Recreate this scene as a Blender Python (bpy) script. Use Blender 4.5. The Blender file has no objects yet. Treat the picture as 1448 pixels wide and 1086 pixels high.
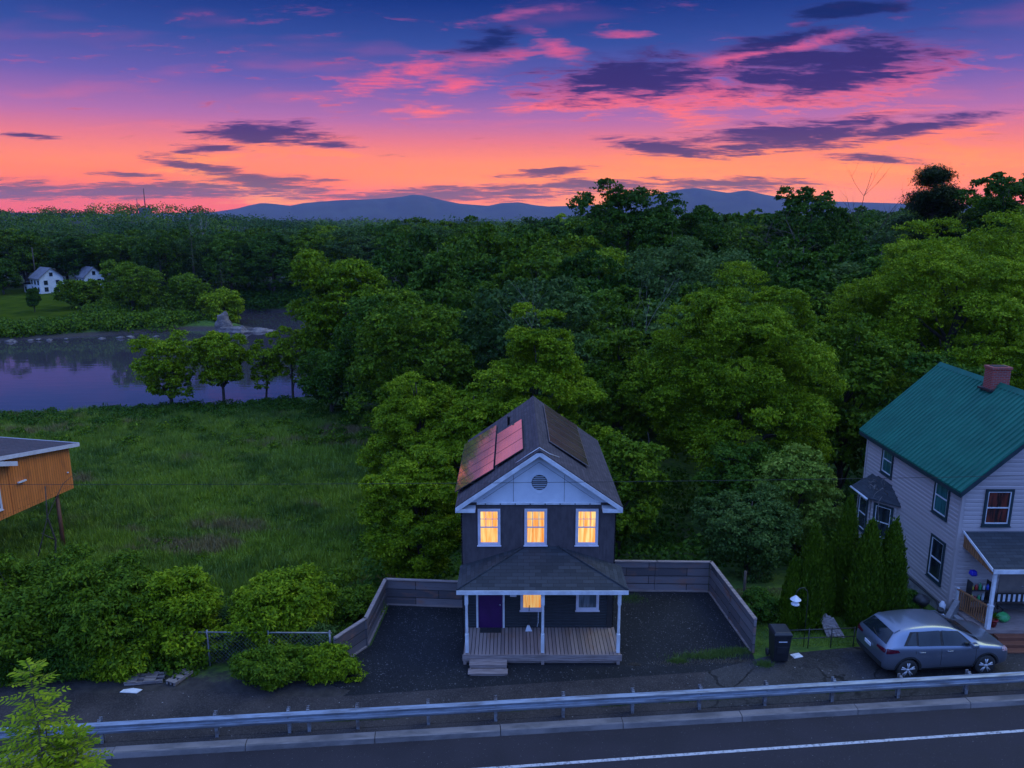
import bpy, bmesh, math, random
import numpy as np
from mathutils import Vector, Matrix
scene = bpy.context.scene
COL = scene.collection
RNG = random.Random(7)

# ------------------------------------------------------------------ camera
cd = bpy.data.cameras.new('camera')
cam = bpy.data.objects.new('camera', cd)
COL.objects.link(cam)
cd.sensor_width = 36.0
cd.lens = 26.85
cd.clip_end = 30000.0
cd.clip_start = 0.1
cam.location = (0, 0, 15.8)
cam.rotation_euler = (math.radians(90 - 12.4), 0, 0)
scene.camera = cam
scene.view_settings.view_transform = 'Standard'
scene.view_settings.look = 'None'
scene.view_settings.gamma = 1.0
scene.view_settings.exposure = 0.0

def lin(r, g=None, b=None):
    if g is None: r, g, b = r
    return tuple((c/255/12.92 if c/255 <= .04045 else ((c/255+.055)/1.055)**2.4) for c in (r, g, b)) + (1.0,)

# ------------------------------------------------------------------ dusk sky
class NT:
    """tiny helper to write node trees"""
    def __init__(s, tree):
        s.t = tree; s.n = tree.nodes; s.l = tree.links
    def node(s, typ, **kw):
        n = s.n.new(typ)
        for k, v in kw.items(): setattr(n, k, v)
        return n
    def put(s, sock, v):
        if hasattr(v, 'links') or hasattr(v, 'is_linked'): s.l.new(v, sock)
        else: sock.default_value = v
    def math(s, op, a, b=None, c=None, clamp=False):
        n = s.node('ShaderNodeMath', operation=op, use_clamp=clamp)
        s.put(n.inputs[0], a)
        if b is not None: s.put(n.inputs[1], b)
        if c is not None: s.put(n.inputs[2], c)
        return n.outputs[0]
    def smooth(s, v, a, b, lo=0.0, hi=1.0):
        n = s.node('ShaderNodeMapRange', interpolation_type='SMOOTHSTEP')
        s.put(n.inputs[0], v)
        n.inputs[1].default_value = a; n.inputs[2].default_value = b
        n.inputs[3].default_value = lo; n.inputs[4].default_value = hi
        return n.outputs[0]
    def mix(s, f, a, b, mode='MIX'):
        n = s.node('ShaderNodeMix', data_type='RGBA', blend_type=mode)
        s.put(n.inputs[0], f); s.put(n.inputs[6], a); s.put(n.inputs[7], b)
        return n.outputs[2]
    def ramp(s, f, stops, interp='LINEAR'):
        n = s.node('ShaderNodeValToRGB')
        cr = n.color_ramp; cr.interpolation = interp
        while len(cr.elements) < len(stops): cr.elements.new(0.5)
        for e, (p, c) in zip(cr.elements, stops):
            e.position = p; e.color = c
        s.put(n.inputs[0], f)
        return n.outputs[0]
    def noise(s, vec, scale, detail=4, rough=.55, lac=2.0, dist=0.0):
        n = s.node('ShaderNodeTexNoise')
        if vec is not None: s.put(n.inputs['Vector'], vec)
        n.inputs['Scale'].default_value = scale; n.inputs['Detail'].default_value = detail
        n.inputs['Roughness'].default_value = rough; n.inputs['Distortion'].default_value = dist
        return n
    def mapping(s, vec, loc=(0,0,0), rot=(0,0,0), scale=(1,1,1), typ='POINT'):
        n = s.node('ShaderNodeMapping', vector_type=typ)
        s.put(n.inputs[0], vec)
        n.inputs['Location'].default_value = loc; n.inputs['Rotation'].default_value = rot; n.inputs['Scale'].default_value = scale
        return n.outputs[0]

DARK = [(0.1533,0.1664,0.1301,0.0245,0.066),(0.4005,0.1787,0.154,0.0275,0.116),(0.3329,0.211,0.0928,0.0112,0.198),(0.3591,0.0998,0.1489,0.0152,0.084),(0.5,0.1057,0.1124,0.0084,0.153),(0.2051,0.0837,0.0757,0.0085,-0.05),(0.455,0.07,0.0673,0.0051,-0.067),(-0.3085,0.1023,0.0751,0.0143,0.0),(-0.3853,0.0829,0.04,0.0051,0.0),(-0.243,0.0871,0.0531,0.0042,-0.067),(-0.3871,0.0623,0.0662,0.0069,-0.136),(-0.3128,0.0399,0.098,0.0121,-0.119),(-0.4616,0.0312,0.1976,0.0096,0.0),(-0.6233,0.0312,0.0812,0.0113,0.034),(-0.1115,0.0259,0.1708,0.0078,0.0),(0.0411,0.0546,0.058,0.0052,0.067),(0.0951,0.0364,0.1256,0.0061,0.0),(0.2833,0.039,0.1166,0.0078,0.0),(-0.6185,0.0981,0.0352,0.0042,-0.05),(-0.0293,0.2086,0.0474,0.012,0.13),(0.3903,0.2437,0.077,0.0095,0.0),(0.0054,0.0294,0.0719,0.0061,0.0),(-0.4864,0.0511,0.0534,0.0035,-0.051)]
PINK = [(-0.0904,0.177,0.147,0.0146,0.196),(-0.1221,0.1292,0.0527,0.0083,0.0),(0.018,0.2405,0.0725,0.0079,0.129),(0.143,0.215,0.0302,0.0056,0.0),(0.1454,0.1417,0.1392,0.0116,0.099),(0.0185,0.1292,0.057,0.005,0.099),(0.2078,0.1208,0.0623,0.0167,-0.247),(0.5382,0.0811,0.1533,0.0136,-0.099),(0.0484,0.1989,0.0386,0.0145,-0.492),(0.3165,0.1989,0.1263,0.0161,0.233),(0.2593,0.1417,0.1058,0.0099,-0.082),(-0.0734,0.1541,0.0524,0.0082,0.082),(0.4626,0.125,0.1044,0.0067,0.084)]

world = bpy.data.worlds.new('World'); scene.world = world
world.use_nodes = True
W = NT(world.node_tree); W.n.clear()
tc = W.node('ShaderNodeTexCoord')
nrm = W.node('ShaderNodeVectorMath', operation='NORMALIZE'); W.l.new(tc.outputs['Generated'], nrm.inputs[0])
sp = W.node('ShaderNodeSeparateXYZ'); W.l.new(nrm.outputs[0], sp.inputs[0])
dx, dy, dz = sp.outputs
west = W.smooth(dy, -0.35, 0.55)
# colour by height above the horizon, towards the sunset
glow = W.ramp(dz, [(0.0, lin(255,104,66)), (0.025, lin(255,112,76)), (0.045, lin(255,128,96)), (0.065, lin(252,132,122)), (0.09, lin(226,118,150)), (0.118, lin(172,108,178)),
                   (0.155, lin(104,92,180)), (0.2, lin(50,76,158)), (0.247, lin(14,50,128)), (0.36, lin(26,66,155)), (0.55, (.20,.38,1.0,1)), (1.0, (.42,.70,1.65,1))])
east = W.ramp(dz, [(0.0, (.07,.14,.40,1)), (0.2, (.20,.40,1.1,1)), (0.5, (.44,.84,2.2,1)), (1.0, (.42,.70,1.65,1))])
# a redder sky towards the left, yellower towards where the sun went down
dyc = W.math('MAXIMUM', dy, 0.05)
u = W.math('DIVIDE', dx, dyc); w = W.math('DIVIDE', dz, dyc)
side = W.smooth(u, 0.0, -0.6)
low = W.smooth(dz, 0.09, 0.0)
glow = W.mix(W.math('MULTIPLY', side, low), glow, (0.85,0.72,0.92,1), 'MULTIPLY')
ctr = W.math('MULTIPLY', W.smooth(W.math('ABSOLUTE', W.math('SUBTRACT', u, 0.24)), 0.55, 0.0), W.smooth(dz, 0.095, 0.0))
glow = W.mix(W.math('MULTIPLY', ctr, 0.9), glow, lin(255,156,62))
cmb = W.node('ShaderNodeCombineXYZ'); W.l.new(u, cmb.inputs[0]); W.l.new(w, cmb.inputs[1])
P0 = cmb.outputs[0]
# cloud texture lies on a high flat deck, so it thins towards the horizon by itself
dzp = W.math('ADD', W.math('MAXIMUM', dz, 0.0), 0.10)
pc = W.node('ShaderNodeCombineXYZ'); W.l.new(W.math('DIVIDE', dx, dzp), pc.inputs[0]); W.l.new(W.math('DIVIDE', dy, dzp), pc.inputs[1])
deck = W.mapping(pc.outputs[0], rot=(0,0,.25), scale=(.9,1.5,1))
nA = W.noise(deck, 1.3, 3, .55)
nB = W.noise(deck, 3.6, 9, .66, dist=.5)
nC = W.noise(W.mapping(pc.outputs[0], rot=(0,0,.6), scale=(1,2.0,1)), 11.0, 5, .6, dist=.2)
off = W.node('ShaderNodeVectorMath', operation='SUBTRACT'); W.l.new(nA.outputs['Color'], off.inputs[0]); off.inputs[1].default_value = (.5,.5,.5)
offs = W.node('ShaderNodeVectorMath', operation='MULTIPLY'); W.l.new(off.outputs[0], offs.inputs[0]); offs.inputs[1].default_value = (.12,.022,0)
Pw = W.node('ShaderNodeVectorMath', operation='ADD'); W.l.new(P0, Pw.inputs[0]); W.l.new(offs.outputs[0], Pw.inputs[1])
def blobs(lst, P, ss=1.0):
    m = None
    for (a, b, ra, rb, an) in lst:
        mp = W.mapping(P, loc=(a,b,0), rot=(0,0,an), scale=(ra*1.5*ss, rb*1.75*ss, 1), typ='TEXTURE')
        g = W.node('ShaderNodeTexGradient', gradient_type='SPHERICAL'); W.l.new(mp, g.inputs[0])
        m = g.outputs['Fac'] if m is None else W.math('MAXIMUM', m, g.outputs['Fac'])
    return m
tex = W.math('ADD', W.math('MULTIPLY', W.math('SUBTRACT', nB.outputs['Fac'], .5), 1.9), W.math('MULTIPLY', W.math('SUBTRACT', nC.outputs['Fac'], .5), .7))
mdn = W.math('ADD', blobs(DARK, Pw.outputs[0]), tex)
dark = W.smooth(mdn, .14, .68)
core = W.smooth(mdn, .26, .80)
def shifted(v):
    n = W.node('ShaderNodeVectorMath', operation='ADD'); W.l.new(Pw.outputs[0], n.inputs[0]); n.inputs[1].default_value = v; return n.outputs[0]
under = W.smooth(W.math('ADD', blobs(DARK[:12], shifted((0,.011,0))), tex), .12, .6)       # light catching the lower edges
pink = W.smooth(W.math('ADD', blobs(PINK, Pw.outputs[0], 1.15), W.math('MULTIPLY', tex, 1.2)), .30, 1.15)
pinkc = W.ramp(dz, [(0.0, lin(255,160,80)), (0.06, lin(255,146,92)), (0.10, lin(255,122,112)), (0.15, lin(250,100,128)), (0.2, lin(205,88,146)), (0.26, lin(110,76,150))])
darkc = W.ramp(dz, [(0.0, lin(150,80,120)), (0.03, lin(112,78,146)), (0.065, lin(88,62,126)), (0.11, lin(46,42,114)), (0.16, lin(24,38,110)), (0.25, lin(10,36,94))])
softc = W.ramp(dz, [(0.0, lin(215,95,112)), (0.05, lin(176,86,134)), (0.11, lin(124,78,150)), (0.16, lin(70,66,146)), (0.25, lin(28,56,130))])
veil = W.math('MULTIPLY', W.smooth(nA.outputs['Fac'], .5, .75), W.smooth(dz, .02, .08))
sky = W.mix(W.math('MULTIPLY', veil, .25), glow, pinkc)
sky = W.mix(W.math('MULTIPLY', pink, .92), sky, pinkc)
sky = W.mix(W.math('MULTIPLY', under, .8), sky, pinkc)
cl = W.mix(core, softc, darkc)
sky = W.mix(W.math('MULTIPLY', dark, .96), sky, cl)
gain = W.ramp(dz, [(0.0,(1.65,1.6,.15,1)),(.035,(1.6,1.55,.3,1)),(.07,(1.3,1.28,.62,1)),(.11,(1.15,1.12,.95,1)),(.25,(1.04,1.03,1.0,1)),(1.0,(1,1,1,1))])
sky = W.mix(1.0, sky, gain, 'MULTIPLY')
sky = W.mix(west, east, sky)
below = W.smooth(dz, 0.0, -0.02)
sky = W.mix(below, sky, lin(40,50,80))
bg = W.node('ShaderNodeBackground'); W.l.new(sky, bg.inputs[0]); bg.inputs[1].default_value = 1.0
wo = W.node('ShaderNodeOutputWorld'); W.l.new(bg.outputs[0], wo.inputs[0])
world.cycles.sampling_method = 'MANUAL'; world.cycles.sample_map_resolution = 1024

# one broad soft lamp added as after-glow, yellow-green to lift the foliage
sl = bpy.data.lights.new('sun', 'SUN'); sl.energy = 0.72; sl.angle = math.radians(35); sl.color = (.92, 1.0, .30)
so = bpy.data.objects.new('sun', sl); COL.objects.link(so)
so.rotation_euler = (math.radians(-10), math.radians(40), 0)

# ------------------------------------------------------------------ materials
def mat(name):
    m = bpy.data.materials.new(name); m.use_nodes = True
    T = NT(m.node_tree); T.n.clear()
    out = T.node('ShaderNodeOutputMaterial')
    bs = T.node('ShaderNodeBsdfPrincipled'); T.l.new(bs.outputs[0], out.inputs[0])
    return m, T, bs, out
def coords(T, kind='UV'):
    if kind == 'POS': return T.node('ShaderNodeNewGeometry').outputs['Position']
    return T.node('ShaderNodeTexCoord').outputs[kind]
def bump(T, bs, h, strength=.4, dist=.02, prev=None):
    b = T.node('ShaderNodeBump'); T.put(b.inputs['Height'], h)
    b.inputs['Strength'].default_value = strength; b.inputs['Distance'].default_value = dist
    if prev is not None: T.l.new(prev, b.inputs['Normal'])
    T.l.new(b.outputs[0], bs.inputs['Normal']); return b.outputs[0]
def pm(name, c1, c2=None, scale=3.0, rough=.7, metal=0.0, bmp=.15, bscale=30, coord='UV', stretch=(1,1,1), lo=.35, hi=.65, spec=.5, bdist=.02):
    m, T, bs, out = mat(name)
    c1 = tuple(c1)+(1,); c2 = tuple(c2)+(1,) if c2 else tuple(x*.7 for x in c1[:3])+(1,)
    v = T.mapping(coords(T, coord), scale=stretch)
    n = T.noise(v, scale, 6, .6)
    col = T.mix(T.smooth(n.outputs['Fac'], lo, hi), c2, c1)
    T.l.new(col, bs.inputs['Base Color'])
    bs.inputs['Roughness'].default_value = rough; bs.inputs['Metallic'].default_value = metal
    bs.inputs['Specular IOR Level'].default_value = spec
    if bmp: bump(T, bs, T.noise(v, bscale, 4, .6).outputs['Fac'], bmp, bdist)
    return m
M = {}
M['white_paint'] = pm('white_paint', (.72,.73,.75), (.55,.55,.56), 2.5, .55, bmp=.05)
M['gable_paint'] = pm('gable_paint', (.70,.74,.80), (.60,.64,.71), 1.2, .5, bmp=.05)
M['lilac_paint'] = pm('lilac_paint', (.70,.66,.72), (.6,.55,.6), 3, .5, bmp=.05)
M['dark_siding'] = pm('dark_siding', (.105,.085,.09), (.075,.06,.065), 2, .6, bmp=.1, stretch=(3,1,1))
M['dark_clapboard'] = pm('dark_clapboard', (.026,.03,.034), (.018,.021,.024), 2, .6, bmp=.1)
M['louvre_paint'] = pm('louvre_paint', (.40,.43,.48), (.34,.37,.41), 2, .6, bmp=0)
M['purple_door'] = pm('purple_door', (.05,.008,.085), (.04,.007,.07), 2, .45, bmp=.05)
M['black_metal'] = pm('black_metal', (.02,.02,.022), (.03,.028,.028), 6, .5, bmp=.05)
M['black_rubber'] = pm('black_rubber', (.018,.018,.018), (.03,.03,.03), 8, .8, bmp=.2)
M['alloy'] = pm('alloy', (.62,.63,.66), (.5,.5,.53), 5, .35, .3, bmp=0)
M['chrome'] = pm('chrome', (.6,.6,.62), (.45,.45,.47), 5, .25, 1.0, bmp=0)
M['steel'] = pm('galvanised_steel', (.28,.32,.38), (.13,.13,.14), 1.3, .5, .5, bmp=.2, bscale=9, stretch=(.6,2,1), lo=.3, hi=.62)
M['rust_steel'] = pm('dark_post_steel', (.30,.32,.36), (.16,.13,.12), 4, .6, .4, bmp=.1)
def board_mat(name, c1, c2):
    """painted boards: each one a slightly different tone"""
    m, T, bs, out = mat(name)
    g = T.node('ShaderNodeNewGeometry'); n = T.noise(T.mapping(coords(T), scale=(.3,1,1)), .8, 5)
    f = T.math('ADD', T.math('MULTIPLY', g.outputs['Random Per Island'], .5), T.math('MULTIPLY', n.outputs['Fac'], .6))
    T.l.new(T.mix(f, tuple(c1)+(1,), tuple(c2)+(1,)), bs.inputs['Base Color']); bs.inputs['Roughness'].default_value = .6
    return m
M['grey_siding'] = board_mat('lilac_siding', (.33,.275,.27), (.49,.42,.41))
M['concrete'] = pm('concrete', (.34,.33,.33), (.2,.19,.19), 2.2, .85, bmp=.35, bscale=25)
M['kerb'] = pm('kerb_concrete', (.23,.20,.19), (.11,.10,.10), 1.3, .85, bmp=.4, bscale=30, stretch=(.5,1,1))
M['dark_trim'] = pm('dark_green_trim', (.012,.03,.038), (.02,.04,.045), 3, .5, bmp=.05)
M['steps_wood'] = pm('red_stained_wood', (.20,.07,.035), (.12,.045,.03), 3, .6, bmp=.3, stretch=(.6,8,1))
M['rail_wood'] = pm('orange_stained_wood', (.36,.16,.06), (.2,.085,.04), 3, .6, bmp=.3, stretch=(8,.6,1))
M['grey_wood'] = pm('weathered_wood', (.30,.26,.25), (.13,.10,.095), 2.2, .8, bmp=.5, bscale=14, stretch=(.7,9,1))
M['deck_trim'] = pm('deck_trim', (.33,.26,.24), (.19,.14,.125), 2.2, .8, bmp=.5, bscale=14, stretch=(.7,9,1))
M['bark'] = pm('bark', (.085,.065,.05), (.04,.032,.028), 5, .9, bmp=.8, bscale=12, coord='Object', stretch=(3,3,.6))
M['dead_wood'] = pm('bare_grey_wood', (.26,.24,.23), (.14,.12,.11), 5, .9, bmp=.5, coord='Object')
M['rock'] = pm('river_rock', (.24,.20,.19), (.08,.07,.075), .6, .85, bmp=.9, bscale=2.5, coord='Object', bdist=.4)
M['white_plastic'] = pm('white_plastic', (.75,.76,.8), (.6,.6,.64), 4, .4, bmp=0)
M['bin_plastic'] = pm('bin_plastic', (.012,.013,.017), (.02,.02,.024), 5, .45, bmp=.1)
M['far_white'] = pm('far_white_siding', (.66,.68,.72), (.55,.56,.6), 1, .7, bmp=0)
M['far_roof'] = pm('far_grey_roof', (.17,.17,.20), (.12,.12,.14), .8, .8, bmp=0)
M['lawn'] = pm('lawn', (.055,.085,.008), (.030,.055,.006), .25, 1.0, spec=0, bmp=.5, bscale=3, coord='POS')

def plank_mat(name, c1, c2, c3, width, length, rot=0.0, gap=(.01,.01,.01), rough=.75, gapw=.012):
    """boards running along U, or along V with rot = 90 degrees"""
    m, T, bs, out = mat(name)
    v = T.mapping(coords(T), rot=(0,0,rot))
    br = T.node('ShaderNodeTexBrick'); T.l.new(v, br.inputs['Vector'])
    br.inputs['Color1'].default_value = (0,0,0,1); br.inputs['Color2'].default_value = (1,1,1,1); br.inputs['Mortar'].default_value = (.5,.5,.5,1)
    br.inputs['Scale'].default_value = 1.0; br.inputs['Mortar Size'].default_value = gapw
    br.inputs['Brick Width'].default_value = length; br.inputs['Row Height'].default_value = width
    br.inputs['Bias'].default_value = 0.0; br.offset = .37
    grain = T.noise(T.mapping(v, scale=(1.2,22,1)), 1.4, 6, .65)
    stain = T.noise(T.mapping(v, scale=(.6,1.2,1)), 1.3, 5, .6)
    a = T.mix(br.outputs['Color'], tuple(c1)+(1,), tuple(c2)+(1,))
    a = T.mix(T.smooth(stain.outputs['Fac'], .5, .72), a, tuple(c3)+(1,))
    a = T.mix(T.smooth(grain.outputs['Fac'], .45, .75, 0, .55), a, tuple(x*.45 for x in c1)+(1,))
    a = T.mix(br.outputs['Fac'], a, tuple(gap)+(1,))
    T.l.new(a, bs.inputs['Base Color']); bs.inputs['Roughness'].default_value = rough
    h = T.math('ADD', T.math('MULTIPLY', br.outputs['Fac'], -1.0), T.math('MULTIPLY', grain.outputs['Fac'], .25))
    bump(T, bs, h, .6, .015)
    return m
M['deck_boards'] = plank_mat('deck_boards', (.34,.25,.215), (.21,.155,.14), (.27,.15,.10), .135, 4.5, math.radians(90), gapw=.012)
M['sleepers'] = plank_mat('weathered_sleepers', (.22,.185,.19), (.075,.065,.07), (.30,.13,.08), .36, 2.6, 0, gapw=.014)
M['orange_boards'] = plank_mat('orange_boards', (.80,.225,.045), (.66,.18,.035), (.5,.14,.035), .16, 9.0, math.radians(90), gap=(.1,.035,.015), gapw=.008)

def shingle_mat(name, c1, c2, w=.3, h=.14, rough=.9, mortar=.006, mcol=(.01,.01,.012), bst=.6):
    m, T, bs, out = mat(name)
    v = coords(T)
    br = T.node('ShaderNodeTexBrick'); T.l.new(v, br.inputs['Vector'])
    br.inputs['Color1'].default_value = (0,0,0,1); br.inputs['Color2'].default_value = (1,1,1,1); br.inputs['Mortar'].default_value = (0,0,0,1)
    br.inputs['Scale'].default_value = 1.0; br.inputs['Mortar Size'].default_value = mortar
    br.inputs['Brick Width'].default_value = w; br.inputs['Row Height'].default_value = h
    g = T.noise(v, 60, 3, .7); big = T.noise(v, .8, 4, .6)
    a = T.mix(br.outputs['Color'], tuple(c1)+(1,), tuple(c2)+(1,))
    a = T.mix(T.smooth(big.outputs['Fac'], .35, .7, 0, .4), a, tuple((p+q)/2*.6 for p, q in zip(c1, c2))+(1,))
    a = T.mix(T.math('MULTIPLY', g.outputs['Fac'], .3), a, tuple(x*1.5 for x in c2)+(1,))
    a = T.mix(br.outputs['Fac'], a, tuple(mcol)+(1,))
    T.l.new(a, bs.inputs['Base Color']); bs.inputs['Roughness'].default_value = rough
    hh = T.math('ADD', T.math('MULTIPLY', br.outputs['Fac'], -1.0), T.math('MULTIPLY', g.outputs['Fac'], .4))
    bump(T, bs, hh, bst, .012)
    return m
M['roof_shingles'] = shingle_mat('roof_shingles', (.035,.028,.036), (.075,.06,.072), .33, .145)
M['porch_shingles'] = shingle_mat('porch_shingles', (.014,.018,.022), (.046,.052,.06), .42, .16)
M['right_porch_shingles'] = shingle_mat('right_porch_shingles', (.02,.025,.03), (.045,.052,.06), .4, .15)
M['brick'] = shingle_mat('red_brick', (.46,.055,.03), (.26,.04,.03), .22, .075, .85, .01, (.2,.17,.16), .5)

def metal_roof():
    m, T, bs, out = mat('green_metal')
    v = coords(T)
    n = T.noise(v, .9, 4, .6)
    c = T.mix(T.smooth(n.outputs['Fac'], .3, .7), (.008,.12,.078,1), (.014,.18,.115,1))
    T.l.new(c, bs.inputs['Base Color'])
    bs.inputs['Roughness'].default_value = .42; bs.inputs['Metallic'].default_value = .25
    wv = T.node('ShaderNodeTexWave', wave_type='BANDS', bands_direction='Y', wave_profile='SAW')
    T.l.new(v, wv.inputs[0]); wv.inputs['Scale'].default_value = 1/.35*.157*2; wv.inputs['Distortion'].default_value = 0
    bump(T, bs, wv.outputs['Fac'], .5, .02)
    return m
M['green_metal'] = metal_roof()

def lit_window(name, seed, warm=1.0):
    m, T, bs, out = mat(name)
    v = T.mapping(coords(T), loc=(seed, 0, 0))
    f1 = T.noise(T.mapping(v, scale=(9, .7, 1)), 1.0, 3, .5)
    f2 = T.noise(T.mapping(v, scale=(26, 1.0, 1)), 1.0, 2, .5)
    c = T.mix(T.smooth(f1.outputs['Fac'], .3, .7), lin(255,150,62), lin(255,222,148))
    c = T.mix(T.smooth(f2.outputs['Fac'], .60, .72, 0, .55), c, lin(190,92,36))
    em = T.node('ShaderNodeEmission'); T.l.new(c, em.inputs[0]); em.inputs[1].default_value = warm
    T.n.remove(bs); gl = T.node('ShaderNodeBsdfGlossy'); gl.inputs['Roughness'].default_value = .08; gl.inputs[0].default_value = (.5,.5,.5,1)
    fr = T.node('ShaderNodeFresnel'); mx = T.node('ShaderNodeMixShader')
    T.l.new(fr.outputs[0], mx.inputs[0]); T.l.new(em.outputs[0], mx.inputs[1]); T.l.new(gl.outputs[0], mx.inputs[2])
    T.l.new(mx.outputs[0], out.inputs[0])
    return m
M['lit0'] = lit_window('lamplit_curtain', 0.0, 1.25); M['lit1'] = lit_window('lamplit_curtain_pale', 3.7, 1.05); M['lit2'] = lit_window('lamplit_curtain_low', 8.1, .75)

def glass(name, base=(.012,.016,.02), tint=(.03,.04,.05)):
    m, T, bs, out = mat(name)
    n = T.noise(T.mapping(coords(T), scale=(5,.8,1)), 1.0, 2)
    T.l.new(T.mix(T.smooth(n.outputs['Fac'], .4, .6), tuple(base)+(1,), tuple(tint)+(1,)), bs.inputs['Base Color'])
    bs.inputs['Roughness'].default_value = .06; bs.inputs['Specular IOR Level'].default_value = .7
    return m
M['dark_glass'] = glass('dark_glass'); M['teal_curtain_glass'] = glass('teal_curtain_glass', (.02,.09,.09), (.04,.15,.15))
M['red_curtain_glass'] = glass('red_curtain_glass', (.02,.012,.012), (.14,.03,.02))
M['pale_curtain_glass'] = glass('pale_curtain_glass', (.07,.09,.10), (.16,.19,.21))
M['car_glass'] = glass('car_glass', (.008,.012,.016), (.012,.018,.022))

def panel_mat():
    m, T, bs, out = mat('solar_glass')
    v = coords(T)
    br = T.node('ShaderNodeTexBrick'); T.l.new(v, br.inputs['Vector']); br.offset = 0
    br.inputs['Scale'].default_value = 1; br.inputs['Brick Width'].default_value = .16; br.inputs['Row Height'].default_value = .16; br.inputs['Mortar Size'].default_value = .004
    br.inputs['Color1'].default_value = (1.0,.73,.44,1); br.inputs['Color2'].default_value = (.94,.68,.41,1); br.inputs['Mortar'].default_value = (.6,.55,.52,1)  # orange sunset tint put into the glass, warming the sky it mirrors
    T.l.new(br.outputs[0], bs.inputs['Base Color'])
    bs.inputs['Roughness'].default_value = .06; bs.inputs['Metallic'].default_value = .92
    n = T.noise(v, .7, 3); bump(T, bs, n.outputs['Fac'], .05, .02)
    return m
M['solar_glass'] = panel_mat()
M['bronze_panel'] = pm('bronze_panel', (.085,.055,.045), (.05,.034,.03), 1.2, .18, bmp=0)  # brown of trees mirrored in these panels, put into the base colour
M['bronze_frame'] = pm('bronze_frame', (.22,.18,.17), (.16,.13,.12), 3, .4, bmp=0)

def car_paint():
    m, T, bs, out = mat('silver_grey_paint')
    n = T.noise(coords(T, 'Object'), 300, 2)
    T.l.new(T.mix(n.outputs['Fac'], (.19,.22,.28,1), (.23,.26,.33,1)), bs.inputs['Base Color'])
    bs.inputs['Metallic'].default_value = .75; bs.inputs['Roughness'].default_value = .32
    bs.inputs['Coat Weight'].default_value = .8; bs.inputs['Coat Roughness'].default_value = .05
    return m
M['car_paint'] = car_paint()
M['tail_red'] = pm('tail_lamp_red', (.10,.005,.018), (.05,.003,.01), 9, .15, bmp=0)
M['lamp_clear'] = pm('lamp_clear', (.45,.4,.42), (.3,.1,.08), 6, .12, bmp=0)

def leaf_mat(name, cols, trans=.3, sc=(.55,2.2)):
    """foliage: tint per leaf and per clump, plus a little light through the leaf"""
    m, T, bs, out = mat(name)
    g = T.node('ShaderNodeNewGeometry'); oi = T.node('ShaderNodeObjectInfo')
    n = T.noise(coords(T, 'Object'), sc[0], 3, .6)
    n2 = T.noise(coords(T, 'Object'), sc[1], 3, .6)
    f = T.math('ADD', T.math('MULTIPLY', n.outputs['Fac'], .7), T.math('MULTIPLY', n2.outputs['Fac'], .55))
    f = T.math('ADD', f, T.math('MULTIPLY', g.outputs['Random Per Island'], .35))
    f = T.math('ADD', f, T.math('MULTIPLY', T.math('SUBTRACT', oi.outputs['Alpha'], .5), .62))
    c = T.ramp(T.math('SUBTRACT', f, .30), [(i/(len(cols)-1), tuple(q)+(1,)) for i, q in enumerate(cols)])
    T.l.new(c, bs.inputs['Base Color']); bs.inputs['Roughness'].default_value = .55; bs.inputs['Specular IOR Level'].default_value = .12
    tr = T.node('ShaderNodeBsdfTranslucent'); T.l.new(c, tr.inputs[0])
    mx = T.node('ShaderNodeMixShader'); mx.inputs[0].default_value = trans
    T.l.new(bs.outputs[0], mx.inputs[1]); T.l.new(tr.outputs[0], mx.inputs[2]); T.l.new(mx.outputs[0], out.inputs[0])
    return m
L = {}
L['yellow'] = leaf_mat('leaf_yellow_green', [(.022,.058,.004),(.070,.145,.005),(.21,.32,.008),(.44,.52,.02)])
L['green'] = leaf_mat('leaf_green', [(.015,.045,.004),(.042,.10,.006),(.12,.21,.009),(.28,.38,.016)])
L['dark'] = leaf_mat('leaf_dark_green', [(.014,.045,.006),(.030,.085,.008),(.065,.145,.011),(.13,.23,.018)])
L['blue'] = leaf_mat('leaf_blue_green', [(.02,.055,.014),(.04,.095,.02),(.08,.15,.03),(.14,.22,.05)])
L['mass_yellow'] = leaf_mat('far_leaf_yellow', [(.02,.055,.006),(.055,.125,.008),(.13,.23,.012),(.22,.33,.02)], .25, (.07,.35))
L['mass_green'] = leaf_mat('far_leaf_green', [(.010,.032,.006),(.028,.075,.009),(.065,.15,.012),(.13,.24,.018)], .25, (.07,.35))
L['mass_dark'] = leaf_mat('far_leaf_dark', [(.007,.024,.006),(.016,.050,.009),(.036,.10,.012),(.08,.16,.018)], .25, (.07,.35))
L['thuja'] = leaf_mat('leaf_thuja', [(.02,.045,.003),(.04,.085,.004),(.08,.14,.006),(.12,.20,.01)], .15)
L['pine'] = leaf_mat('needle_pine', [(.012,.028,.008),(.022,.045,.010),(.035,.065,.012),(.055,.09,.018)], .1)
L['pale'] = leaf_mat('leaf_pale_green', [(.06,.12,.014),(.10,.19,.02),(.19,.29,.035),(.29,.38,.06)])

# ------------------------------------------------------------------ mesh helpers
def wloc(o):
    v = Vector((0,0,0))
    while o is not None: v += o.location; o = o.parent
    return v
def link(name, me, parent=None, origin=None):
    o = bpy.data.objects.new(name, me); COL.objects.link(o)
    if parent is not None: o.parent = parent
    elif origin is not None: o.location = origin
    return o
def tag(o, label=None, cat=None, group=None, kind=None):
    if label: o['label'] = label
    if cat: o['category'] = cat
    if group: o['group'] = group
    if kind: o['kind'] = kind
    return o
def thing(name, label, cat, loc, group=None):
    o = bpy.data.objects.new(name, None); COL.objects.link(o); o.location = loc
    o.empty_display_size = .3
    return tag(o, label, cat, group)

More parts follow.
